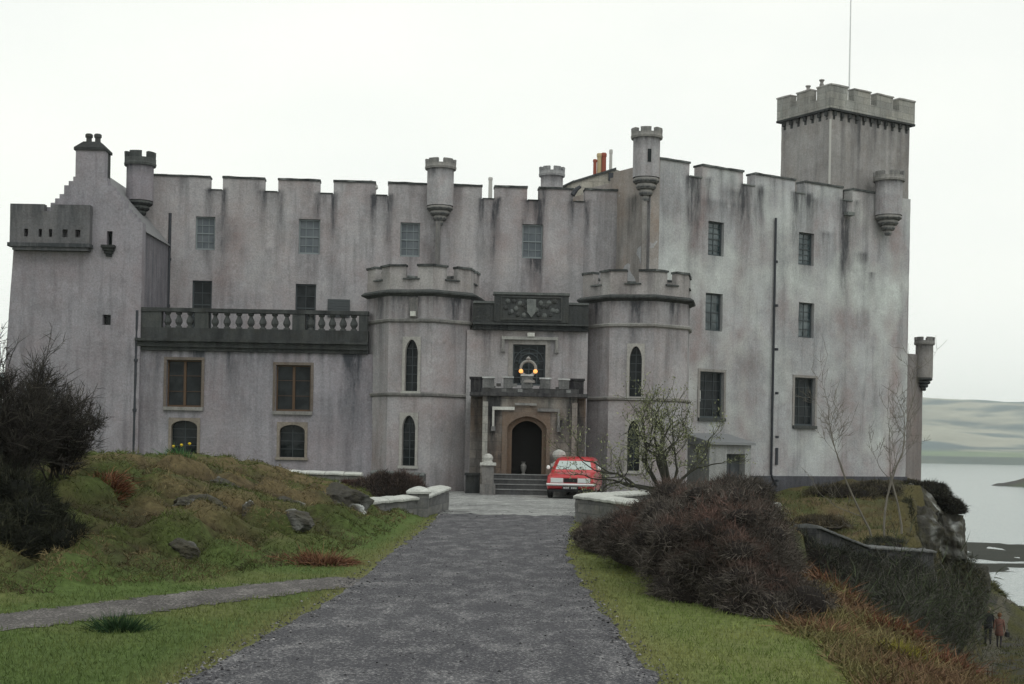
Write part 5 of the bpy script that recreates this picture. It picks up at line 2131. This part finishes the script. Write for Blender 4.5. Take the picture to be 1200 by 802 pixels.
def heath(name, label, cat, blobs, per, ln, wd, base, alt, topcol=None, core=(.02, .017, .016), parent=None, group=None, up=.5, rootfn=None):
    """a dense bush: arching twigs growing out of several overlapping mounds, over a dark woody core"""
    parts = []
    tot = sum(b[3] * b[4] for b in blobs)
    for (cx, cy, cz, rx, ry, rz) in blobs:
        n = int(per * rx * ry / tot)
        d = RNG.normal(size=(n, 3))
        d[:, 2] = np.abs(d[:, 2]) * 1.0 - .15
        d /= np.linalg.norm(d, axis=1, keepdims=True)
        P = d * np.array([[rx, ry, rz]])
        lump = 1 + .26 * tex(P, 1.7, cx) + .17 * tex(P, 4.2, cy) + .1 * tex(P, 9.0, cy)
        rad = (.78 + .22 * RNG.random(n)) * lump
        P = P * rad[:, None] + np.array([[cx, cy, cz]])
        gz_ = np.array([ground_z(p[0], p[1]) for p in P])
        P[:, 2] = np.maximum(P[:, 2], gz_ + .02)
        nrm = d / np.array([[rx, ry, rz]])
        nrm /= np.linalg.norm(nrm, axis=1, keepdims=True)
        D_ = nrm * .6 + RNG.normal(size=(n, 3)) * .6
        D_[:, 2] += up
        C_ = cvar(base, n, .28, alt, .5)
        t = np.clip(tex(P, 1.3, 9) * 2.4, -.5, .6)[:, None]
        C_ = np.clip(C_ * (1 + .5 * t), .004, 1)
        if topcol is not None:
            hgt = (P[:, 2] - cz) / rz
            k = np.clip((hgt - .3) * 1.3, 0, 1) * np.clip(tex(P, 1.1, 4) * 3.2 + .25, 0, 1)
            C_ = C_ * (1 - k[:, None]) + np.array(topcol)[None] * k[:, None] * (1 + .3 * RNG.normal(size=(n, 1)))
            C_ = np.clip(C_, .004, 1)
        bend = RNG.normal(size=(n, 3)) * .3
        bend[:, 2] -= .25
        parts.append(strands(P, D_, ln * (.5 + .8 * RNG.random(n)), wd * (.6 + .6 * RNG.random(n)), bend, C_))
    V_, F_, C_ = merge(parts)
    root = empty(name, (blobs[0][0], blobs[0][1], ground_z(blobs[0][0], blobs[0][1])))
    tag(root, label, cat, group)
    o = np_mesh('foliage', V_, F_, C_, TWIGS, root)
    # woody core
    mb = MB()
    for (cx, cy, cz, rx, ry, rz) in blobs:
        rings = []
        for i in range(9):
            a = -.3 + (PI / 2 + .28) * i / 8
            rings.append([(cx + rx * .82 * math.cos(a) * math.cos(b), cy + ry * .82 * math.cos(a) * math.sin(b), max(ground_z(cx + rx * .82 * math.cos(a) * math.cos(b), cy + ry * .82 * math.cos(a) * math.sin(b)) - .06, cz + rz * .82 * math.sin(a))) for b in [2 * PI * q / 18 for q in range(18)]])
        mb.loft(rings, 0, True, core)
    mb.build('stems', TWIGS, root)
    return root


def lumpy(blobs, n, r0, r1, seed):
    """add small tufty clumps over the upper surface of the main mounds"""
    rs = random.Random(seed)
    out = [(b[0], b[1], b[2], b[3] * .95, b[4] * .95, b[5] * .95) for b in blobs]
    wts = [b[3] * b[4] for b in blobs]
    for _ in range(n):
        b = rs.choices(blobs, wts)[0]
        d = Vector((rs.gauss(0, 1), rs.gauss(0, 1), abs(rs.gauss(0, .9)))).normalized()
        k = .78 + .14 * rs.random()
        r = r0 + (r1 - r0) * rs.random()
        out.append((b[0] + d.x * b[3] * k, b[1] + d.y * b[4] * k, max(.02, b[2] + d.z * b[5] * k), r, r * (1 + .4 * rs.random()), r * (.75 + .3 * rs.random())))
    return out


heath('heather_bush', 'big dark brown heather bush spreading along the right of the drive', 'bush',
      lumpy([(2.42, 16.9, .28, .94, 2.3, .93), (1.95, 19.8, .25, .72, 2.2, .62), (2.45, 15.2, .12, .55, 1.0, .58), (1.5, 23.0, .1, .42, 1.6, .36), (2.95, 18.8, .3, .8, 2.0, .98), (2.0, 15.9, .05, .5, .9, .42), (2.3, 18.6, .3, .8, 1.8, .92), (2.65, 14.4, .0, .42, .6, .32)], 170, .12, .25, 5),
      165000, .12, .0036, (.056, .049, .043), (.128, .115, .1), (.115, .07, .058), up=.3)
heath('heather_bush', 'dark heather mound growing over the parapet between the two capped pillars', 'bush',
      [(-3.0, 33.1, .3, .85, .6, .66), (-2.5, 33.3, .35, .5, .5, .6)], 16000, .14, .006, (.045, .035, .033), (.09, .07, .055), (.1, .05, .04))
heath('evergreen_shrub', 'very dark shrub mass at the bottom left beside the mound', 'bush',
      lumpy([(-6.7, 17.6, .45, 1.05, 1.6, .95), (-5.85, 17.2, .3, .7, 1.2, .5), (-7.0, 15.6, .15, 1.0, 1.4, .7)], 40, .2, .4, 8), 45000, .14, .006, (.016, .018, .012), (.034, .034, .022), None, (.008, .009, .007))
heath('ivy_mass', 'dark ivy overhanging the crag edge above the sea', 'bush',
      [(18.0, 61.4, -.1, .9, 1.2, .5), (19.1, 62.0, -.8, .65, 1.0, .55), (18.5, 61.7, -.4, .6, 1.0, .45)], 9000, .22, .016, (.022, .022, .018), (.05, .045, .03))
heath('ivy_mass', 'dark ivy and bramble hanging over the retaining wall', 'bush',
      [(9.7, 41.4, -2.2, .8, .6, 1.1), (11.3, 43.9, -2.5, .9, .6, 1.0), (12.9, 45.5, -2.7, .8, .6, 1.0), (10.5, 42.7, -2.3, .9, .8, 1.0), (12.1, 44.8, -2.6, .9, .8, 1.0), (9.1, 40.4, -1.9, .8, .8, 1.0), (8.5, 39.2, -1.7, .5, .5, .9)], 16000, .2, .011, (.03, .034, .026), (.065, .062, .045))
heath('cliff_scrub', 'dark scrub clothing the lower face of the crags', 'bush',
      [(16.2, 54.5, -4.3, 1.0, 1.6, 1.5), (18.3, 58.5, -4.6, 1.0, 1.6, 1.7), (19.6, 61.8, -4.4, .9, 1.6, 1.7), (15.2, 51.2, -4.6, .9, 1.3, 1.5)], 15000, .3, .013, (.034, .036, .024), (.075, .07, .035))
heath('bank_heath', 'low brown heath patch on the grassy bank left of the saplings', 'bush',
      [(10.6, 48.6, ground_z(10.6, 48.6), .9, 1.2, .32), (11.3, 49.8, ground_z(11.3, 49.8), .7, .9, .3)], 5000, .16, .01, (.06, .05, .035), (.12, .1, .06))
heath('bank_heath', 'dark heath patch on the bank along the foot of the keep', 'bush',
      [(13.2, 56.6, ground_z(13.2, 56.6), 1.5, .8, .45), (14.6, 57.6, ground_z(14.6, 57.6), 1.1, .7, .4)], 6000, .18, .011, (.045, .04, .03), (.09, .08, .05))
heath('yellow_green_shrub', 'yellow green shrub on the lower cliff beyond the walkers', 'bush',
      [(22.6, 73.6, -5.4, 1.6, 1.4, 1.7), (24.4, 75.0, -6.6, 1.6, 1.4, 1.5), (21.0, 70.5, -4.2, 1.2, 1.4, 1.5)], 12000, .35, .018, (.06, .064, .024), (.11, .105, .04))


def fan(o0, n, hgt, spread, lean=(0, 0), seed=0):
    a = RNG.random(n) * 2 * PI
    k = RNG.random(n) ** .7 * spread
    return np.stack([np.cos(a) * k + lean[0], np.sin(a) * k + lean[1], np.ones(n)], 1)


def bare_shrub(name, label, cat, base, hgt, spread, nst, ntw, ntl, wd, base_c, alt, group=None, lean=(0, 0), greens=None, gk=0.0):
    parts = []
    base = np.array(base)[None]
    P = base + RNG.normal(size=(nst, 3)) * np.array([[.16, .16, 0]]) * hgt * .4
    D_ = fan(base, nst, hgt, spread, lean)
    Ln = hgt * (.65 + .4 * RNG.random(nst))
    bend = RNG.normal(size=(nst, 3)) * .16
    D1 = D_ / np.linalg.norm(D_, axis=1, keepdims=True)
    parts.append(strands(P, D_, Ln, np.full(nst, wd * 3.2), bend, cvar(base_c, nst, .2)))
    idx = np.repeat(np.arange(nst), ntw)
    t = (.18 + .8 * RNG.random(len(idx)))[:, None]
    L1 = Ln[idx][:, None]
    P2 = P[idx] + D1[idx] * L1 * t + bend[idx] * L1 * .62 * t * t
    D2 = D1[idx] + RNG.normal(size=(len(idx), 3)) * .55
    D2[:, 2] += .25
    D2n = D2 / np.linalg.norm(D2, axis=1, keepdims=True)
    Ln2 = hgt * (.14 + .3 * RNG.random(len(idx))) * (1.15 - t[:, 0] * .6)
    bend2 = RNG.normal(size=(len(idx), 3)) * .3
    parts.append(strands(P2, D2n, Ln2, np.full(len(idx), wd * 1.5), bend2, cvar(base_c, len(idx), .25, alt)))
    stems = parts[:]
    i3 = np.repeat(np.arange(len(idx)), ntl)
    t3 = (.15 + .85 * RNG.random(len(i3)))[:, None]
    L2 = Ln2[i3][:, None]
    P3 = P2[i3] + D2n[i3] * L2 * t3 + bend2[i3] * L2 * .62 * t3 * t3
    D3 = D2n[i3] + RNG.normal(size=(len(i3), 3)) * .6
    C3 = cvar(base_c, len(i3), .3, alt, .6)
    W3 = np.full(len(i3), wd)
    if greens is not None:
        k = RNG.random(len(i3)) < gk
        C3[k] = cvar(greens, int(k.sum()), .3)
        W3[k] *= 2.2
    parts.append(strands(P3, D3, hgt * (.04 + .1 * RNG.random(len(i3))), W3, RNG.normal(size=(len(i3), 3)) * .4, C3))
    root = empty(name, tuple(base[0]))
    tag(root, label, cat, group)
    V_, F_, C_ = merge(stems)
    np_mesh('trunk', V_, F_, C_, TWIGS, root)
    V_, F_, C_ = parts[2]
    np_mesh('crown', V_, F_, C_, TWIGS, root)
    return root


DK, DK2 = (.028, .026, .024), (.06, .055, .045)
bare_shrub('bare_bush', 'tall dark twiggy bush at the left edge before the gabled tower', 'bush', on(0, 640, 19.5), 1.8, .6, 46, 28, 13, .004, DK, DK2, lean=(.12, 0))
bare_shrub('bare_bush', 'lower dark twiggy bush right of the tall one at the left edge', 'bush', on(66, 600, 21), 1.3, .7, 32, 28, 14, .004, DK, DK2, lean=(.1, 0))
# scrub in the hollow below the keep
for i, (x, y, h, lb, gk) in enumerate([
        (8.1, 35.2, 3.0, 'bare grey scrub in the hollow just behind the bracken slope', .15), (9.6, 38.6, 3.3, 'dark scrub in the hollow below the upper end of the retaining wall', .3),
        (11.2, 41.2, 3.3, 'grey green scrub in the hollow below the bare saplings', .4), (12.9, 43.6, 3.0, 'scrub at the low far end of the retaining wall', .3),
        (10.0, 35.2, 2.3, 'low dark scrub in the hollow nearest the brown bracken', .25), (14.9, 49.0, 2.0, 'thin scrub between the retaining wall and the cliff', .35)]):
    bare_shrub('bare_scrub', lb, 'shrub', (x, y, ground_z(x, y) - .1), h * 1.5, .42, 26, 22, 10, .0062, (.06, .06, .053), (.105, .1, .085), 'scrub in the hollow below the castle', greens=(.05, .062, .035), gk=gk)


def grow(P, d, ln, r, lev, rnd, out, tips, gnarl=.35, up=.15, fork=(2, 3), shrink=.72, minr=.006, seg=5, spr=.55):
    pts, rad = [P.copy()], [r]
    q = P.copy()
    dd = d.normalized()
    for i in range(seg):
        dd = (dd + Vector((rnd.gauss(0, 1), rnd.gauss(0, 1), rnd.gauss(0, 1))) * gnarl * .45 + Vector((0, 0, up * .3))).normalized()
        q = q + dd * ln / seg
        pts.append(q.copy())
        rad.append(max(minr * .6, r * (1 - .42 * (i + 1) / seg)))
        if lev > 0 and i >= 1 and rnd.random() < .45:
            sd_ = (dd + Vector((rnd.gauss(0, 1), rnd.gauss(0, 1), rnd.gauss(0, .7))) * (spr + .2)).normalized()
            grow(q, sd_, ln * shrink * .7, max(minr, rad[-1] * .5), lev - 1, rnd, out, tips, gnarl, up, fork, shrink, minr, seg)
    out.append((pts, rad, lev))
    if lev > 0:
        for _ in range(rnd.randint(*fork)):
            nd = (dd + Vector((rnd.gauss(0, 1), rnd.gauss(0, 1), rnd.gauss(0, .8))) * spr).normalized()
            grow(q, nd, ln * shrink * (.8 + .4 * rnd.random()), max(minr, rad[-1] * .75), lev - 1, rnd, out, tips, gnarl, up, fork, shrink, minr, seg)
    else:
        tips.append((q.copy(), dd.copy()))
        tips.append((pts[len(pts) // 2].copy(), dd.copy()))


def leaf_cloud(tips, per, size, spread, col, alt, seed=0):
    P, Dv = [], []
    for (q, d) in tips:
        for _ in range(per):
            P.append(q + Vector((random.gauss(0, 1), random.gauss(0, 1), random.gauss(0, 1))) * spread)
            Dv.append(d + Vector((random.gauss(0, .6), random.gauss(0, .6), random.gauss(0, .6) + .3)))
    P, Dv = np.array(P), np.array(Dv)
    n = len(P)
    return strands(P, Dv, size * (.6 + .8 * RNG.random(n)), size * .3 * (.6 + .8 * RNG.random(n)), RNG.normal(size=(n, 3)) * .3, cvar(col, n, .25, alt, .6))


# gnarled tree just breaking leaf
rnd = random.Random(23)
tb = on(783, 560, 39.5, -.1)
tree = empty('gnarled_tree', tb)
tag(tree, 'gnarled spreading tree with sparse pale green buds before the right gate tower', 'tree')
out, tips = [], []
for (d, ln, r) in (((-.65, -.1, .7), 1.3, .08), ((.12, .1, 1), 1.35, .075), ((-1.05, 0, .62), 1.5, .065), ((.75, .1, .65), 1.15, .055), ((-.25, .2, 1), 1.4, .075), ((-.85, .25, .6), 1.4, .065), ((-1.1, -.15, .75), 1.7, .055), ((-.4, .15, .9), 1.3, .05), ((.25, 0, .8), 1.3, .045), ((-.95, .1, .8), 1.3, .055), ((.4, -.1, .9), 1.2, .055)):
    grow(tb + Vector((0, 0, .42)), Vector(d), ln, r, 3, rnd, out, tips, .46, .3, (2, 2), .68, .008)
mb = MB()
mb.tube([tb - Vector((0, 0, .3)), tb + Vector((.02, 0, .15)), tb + Vector((0, 0, .5))], [.17, .13, .1], 9, 0, (.04, .038, .032))
for pts, rad, lev in out:
    if lev >= 2:
        mb.tube(pts, rad, 6, 0, (.042, .042, .034))
mb.build('trunk', TWIGS, tree)
mb = MB()
for pts, rad, lev in out:
    if lev < 2:
        mb.tube(pts, rad, 4, 0, (.06, .064, .042), False)
V0 = np.array([tuple(v) for v in mb.v])
F0 = []
for f_ in mb.f:
    F0 += [(f_[0], f_[1], f_[2]), (f_[0], f_[2], f_[3])]
V_, F_, C_ = merge([(V0, np.array(F0), np.array(mb.c)), leaf_cloud(tips, 4, .055, .075, (.15, .165, .09), (.26, .28, .16))])
np_mesh('crown', V_, F_, C_, LEAVES, tree)

# bare saplings in front of the retaining wall
for (px, y_, h, sd_, lb, lean) in ((1022, 46.2, 5.6, 5, 'thin bare sapling leaning left in front of the keep corner', (-.2, 0)), (1036, 46.6, 6.0, 9, 'thin bare sapling with upright forks beside the leaning one', (.03, 0)),
                               (1056, 47.0, 4.2, 14, 'pale bare sapling nearest the seaward edge of the keep', (-.12, 0))):
    b = on(px, 660, y_, -.1)
    rnd = random.Random(sd_)
    o_ = empty('bare_sapling', b)
    tag(o_, lb, 'tree', 'bare saplings below the keep')
    out, tips = [], []
    grow(b, Vector((lean[0], lean[1], 1)), h * .5, .042, 4, rnd, out, tips, .22, .32, (1, 2), .66, .006, 6, .38)
    mb = MB()
    mb2 = MB()
    for pts, rad, lev in out:
        (mb if lev >= 3 else mb2).tube(pts, rad, 5, 0, (.15, .14, .12))
    mb.build('trunk', TWIGS, o_)
    mb2.build('crown', TWIGS, o_)


# ------------------------------------------------------------------ grass, moss and bracken
def scatter(n, x0, x1, y0, y1, ok, ymode=1.0):
    out = []
    while len(out) < n:
        t = RNG.random()
        y = 1 / (1 / y0 + (1 / y1 - 1 / y0) * t) if ymode else y0 + (y1 - y0) * t
        x = x0 + (x1 - x0) * RNG.random()
        if ok(x, y):
            out.append((x, y, ground_z(x, y)))
    return np.array(out)


def lawn_ok(x, y):
    if abs(n3(x * 3, y * 3, 2)) > .75:
        return False
    if road_l(y) - .05 + .12 * n3(y * 3, 5) < x < road_r(y) + .05 + .12 * n3(y * 3, 9):
        return False
    if path_dist(x, y) < .43:
        return False
    if x > 0:
        return x < 3.2 + .3 * n3(x, y, 4)
    return mound(x, y) < .16 and y < 33 and -9 < x


P = scatter(85000, -8.5, 3.4, 7.6, 33, lawn_ok)
n = len(P)
D_ = RNG.normal(size=(n, 3)) * .5
D_[:, 2] = 1
t = np.clip(tex(P, .9, 3) * 1.6 + .35, 0, 1)[:, None]
C_ = np.array([LAWN]) * (1 - t) + np.array([(.125, .15, .05)]) * t
rt = (P[:, 0] > 0)[:, None]
C_ = np.where(rt, C_ * np.array([[1.55, 1.4, 1.35]]), C_)
dr = np.array([min(abs(p[0] - road_l(p[1])), abs(p[0] - road_r(p[1]))) for p in P])[:, None]
k = np.clip(1 - dr / .55, 0, 1) * .7
C_ = C_ * (1 - k) + np.array([(.2, .18, .085)]) * k
C_ = np.clip(C_ * (1 + .22 * RNG.normal(size=(n, 1))), .01, 1)
o = np_mesh('lawn_grass', *strands(P, D_, .022 + .03 * RNG.random(n), np.full(n, .0028) * (P[:, 1] / 10) ** .6, RNG.normal(size=(n, 3)) * .4, C_), BLADES)
tag(o, kind='stuff')

P = scatter(90000, -11, -2.2, 12.5, 36, lambda x, y: mound(x, y) > .03 and path_dist(x, y) > .55 and n3(x * 1.6, y * 1.6, 8) > -.42)
n = len(P)
D_ = RNG.normal(size=(n, 3)) * .6
D_[:, 2] = .9
D_[:, 1] -= .3
D_[:, 0] += .1
t = np.clip(tex(P, .75, 13) * 2.2 + .45, 0, 1)[:, None]
t2 = np.clip(tex(P, 2.3, 31) * 2.6 - .1, 0, 1)[:, None]
gl3 = np.clip((P[:, 1:2] - 23) / 8, 0, 1) * np.clip((-5 - P[:, 0:1]) / 3, 0, 1)
C_ = np.array([(.07, .092, .026)]) * (1 - t) + np.array([(.15, .12, .062)]) * t
C_ = C_ * (1 - .7 * gl3) + np.array([(.1, .135, .035)]) * .7 * gl3
hm = np.array([hummock(p[0], p[1]) for p in P])
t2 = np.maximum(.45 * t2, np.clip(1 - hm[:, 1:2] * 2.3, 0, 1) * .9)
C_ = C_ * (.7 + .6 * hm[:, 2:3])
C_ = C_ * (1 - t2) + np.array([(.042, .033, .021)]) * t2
C_ = np.clip(C_ * (1 + .25 * RNG.normal(size=(n, 1))), .01, 1)
bd = RNG.normal(size=(n, 3)) * .4
bd[:, 2] -= .7
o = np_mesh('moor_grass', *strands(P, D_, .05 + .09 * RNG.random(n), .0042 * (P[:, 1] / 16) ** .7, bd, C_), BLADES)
tag(o, kind='stuff')


def slope_ok(x, y):
    sd_, ey = edge_sd(x, y)
    return sd_ > -2.2 and x > 2.55 + .3 * n3(x, y, 4)


P = scatter(46000, 2.4, 8.2, 8.5, 30, slope_ok)
n = len(P)
D_ = RNG.normal(size=(n, 3)) * .7
D_[:, 2] = .8
t = np.clip(tex(P, .8, 23) * 2.6 + .5, 0, 1)[:, None]
t2 = np.clip(tex(P, 1.7, 51) * 2.6 - .15, 0, 1)[:, None]
C_ = np.array([(.15, .135, .06)]) * (1 - t) + np.array([(.135, .082, .05)]) * t
C_ = C_ * (1 - .7 * t2) + np.array([(.07, .045, .028)]) * .7 * t2
C_ = np.clip(C_ * (1 + .28 * RNG.normal(size=(n, 1))), .01, 1)
bd = RNG.normal(size=(n, 3)) * .5
bd[:, 2] -= .5
o = np_mesh('bracken_litter', *strands(P, D_, .07 + .17 * RNG.random(n), .006 * (P[:, 1] / 14) ** .6, bd, C_), BLADES)
tag(o, kind='stuff')


def bank_ok(x, y):
    sd_, ey = edge_sd(x, y)
    if y < 36:
        return False
    return (sd_ > .2 and y < 54 + .65 * (x - 5.18)) or (sd_ < -.2 and y < 86)


P = scatter(52000, 5.0, 34, 37, 84, bank_ok)
n = len(P)
D_ = RNG.normal(size=(n, 3)) * .5
D_[:, 2] = 1
t = np.clip(tex(P, .45, 23) * 2.2 + .4, 0, 1)[:, None]
t = np.clip(t * 1.4, 0, 1)
C_ = np.array([(.062, .075, .028)]) * (1 - t) + np.array([(.13, .105, .052)]) * t
sdv = np.array([edge_sd(p[0], p[1])[0] for p in P])
cl = ((sdv < .1) & (P[:, 2] > -6.4)) | ((P[:, 0] > 14) & (sdv > -.1))
C_[cl] = np.array([(.045, .048, .026)]) * (1 - t[cl]) + np.array([(.09, .08, .035)]) * t[cl]
C_ = np.clip(C_ * (1 + .25 * RNG.normal(size=(n, 1))), .01, 1)
bd = RNG.normal(size=(n, 3)) * .4
bd[:, 2] -= .3
o = np_mesh('bank_grass', *strands(P, D_, .1 + .16 * RNG.random(n), np.full(n, .012), bd, C_), BLADES)
tag(o, kind='stuff')


def clump(name, label, cat, p, rx, ry, n, ln, wd, base, alt, droop=.6, out=.7, group=None):
    Q = RNG.normal(size=(n, 3)) * np.array([[rx * .45, ry * .45, 0]])
    D_ = Q / max(rx, ry) * out * 2 + RNG.normal(size=(n, 3)) * .3
    D_[:, 2] = 1
    P = Q + np.array([tuple(p)])
    P[:, 2] = [ground_z(a[0], a[1]) - .02 for a in P]
    bd = RNG.normal(size=(n, 3)) * .35
    bd[:, 2] -= droop
    V_, F_, C_ = strands(P, D_, ln * (.55 + .7 * RNG.random(n)), np.full(n, wd), bd, cvar(base, n, .28, alt, .6))
    V_ = V_ - np.array([tuple(p)])
    o = np_mesh(name, V_, F_, C_, BLADES)
    o.location = p
    tag(o, label, cat, group)
    return o


BRK, BRK2 = (.125, .058, .036), (.2, .115, .065)
clump('bracken_clump', 'rust brown bracken clump at the toe of the mound above the path', 'bracken', on(376, 660, 19.3), .42, .35, 1500, .32, .007, BRK, BRK2, .9)
clump('bracken_clump', 'dim rust bracken clump below the bare bushes on the mound', 'bracken', on(122, 590, 21), .35, .3, 900, .34, .007, (.12, .045, .025), BRK2, .9)
clump('bracken_clump', 'rust bracken clump behind the right end of the big heather', 'bracken', on(985, 672, 19.0), .4, .4, 1300, .42, .008, BRK, BRK2, .8)
clump('bracken_clump', 'pale brown bracken clump between the lawn and the slope', 'bracken', on(963, 752, 13.2), .3, .25, 800, .26, .006, (.17, .1, .06), BRK2, .9)
clump('bracken_clump', 'dark rust bracken clump on the rim of the slope at lower right', 'bracken', on(1040, 735, 15.0), .4, .4, 1200, .27, .007, (.11, .042, .025), BRK, .8)
clump('bracken_clump', 'dark red bracken clump low at the corner of the slope', 'bracken', on(1100, 790, 12.6), .3, .3, 1000, .25, .006, (.11, .04, .026), BRK, .8)
clump('gorse_tuft', 'small yellow green tuft on the bracken slope', 'plant', on(1055, 772, 12.6), .16, .16, 700, .17, .005, (.2, .19, .03), (.3, .27, .05), .3)
clump('rush_tuft', 'dark green rush tuft on the lawn edge below the gravel path', 'plant', on(140, 738, 12.25), .17, .14, 800, .2, .004, (.022, .05, .022), (.04, .075, .03), .35)
cl_ = clump('daffodil_clump', 'green daffodil clump on the crest before the basement window', 'plant', on(214, 530, 30.5), .3, .25, 500, .3, .012, (.05, .12, .045), (.07, .15, .05), .35)
mb = MB()
for k in range(3):
    q = Vector(cl_.location) + Vector((-.15 + .17 * k, -.2, .3 + .03 * k))
    mb.lathe(q, [(.01, -.03), (.035, 0), (.03, .02), (.01, .03)], 7, 0, (.55, .4, .03))
mb.build('flower', LEAVES, cl_)

# footpath in the hollow where the walkers stand
fp = [(on(1192, 735, 80).x, 80), (pz_.x + .35, 68.2), (on(1160, 765, 60).x, 60), (on(1135, 790, 51).x, 51), (on(1110, 800, 44).x, 44)]
rows = []
for (x0, y0), (x1, y1) in zip(fp, fp[1:]):
    for k in range(16):
        t = k / 16
        x, y = x0 + (x1 - x0) * t, y0 + (y1 - y0) * t
        rows.append([(x - .4 + .25 * n3(y * .6, 2) + (.8 + .2 * n3(y, 8)) * j / 4, y) for j in range(5)])
strip('footpath', rows, road_mat('footpath_earth', (.085, .08, .055), (.115, .105, .08), (.2, .18, .15), .15), .03)


# loose stones along the edges of the drive
n = 3000
ys = 1 / (1 / 8.0 + (1 / 36 - 1 / 8.0) * RNG.random(n))
sd_ = RNG.random(n)
xs = np.array([(road_l(y) if s_ < .36 else road_r(y)) if s_ < .72 else road_l(y) + (road_r(y) - road_l(y)) * RNG.random() for y, s_ in zip(ys, sd_)]) + RNG.normal(size=n) * .1
P = np.array([(x, y, ground_z(x, y) + .012) for x, y in zip(xs, ys)])
rad = (.005 + .009 * RNG.random(n) ** 2.5)[:, None] * (1 + .03 * (P[:, 1:2] - 8))
o8 = np.array([(1, 0, 0), (0, 1, 0), (-1, 0, 0), (0, -1, 0), (0, 0, .7), (0, 0, -.7)], float)
ang = RNG.random(n) * 6.28
ca, sa = np.cos(ang)[:, None], np.sin(ang)[:, None]
o8x = o8[None, :, 0] * ca - o8[None, :, 1] * sa
o8y = o8[None, :, 0] * sa + o8[None, :, 1] * ca
V_ = np.stack([o8x * (1 + .4 * RNG.random((n, 6))), o8y * (1 + .4 * RNG.random((n, 6))), np.repeat(o8[None, :, 2], n, 0)], 2) * rad[:, None] + P[:, None]
F_ = (np.array([(0, 1, 4), (1, 2, 4), (2, 3, 4), (3, 0, 4), (1, 0, 5), (2, 1, 5), (3, 2, 5), (0, 3, 5)])[None] + (np.arange(n) * 6)[:, None, None]).reshape(-1, 3)
C_ = np.repeat(cvar((.09, .088, .095), n, .4, (.24, .235, .24), .5), 6, 0)
o = np_mesh('gravel', V_.reshape(-1, 3), F_, C_, TWIGS)
tag(o, kind='stuff')
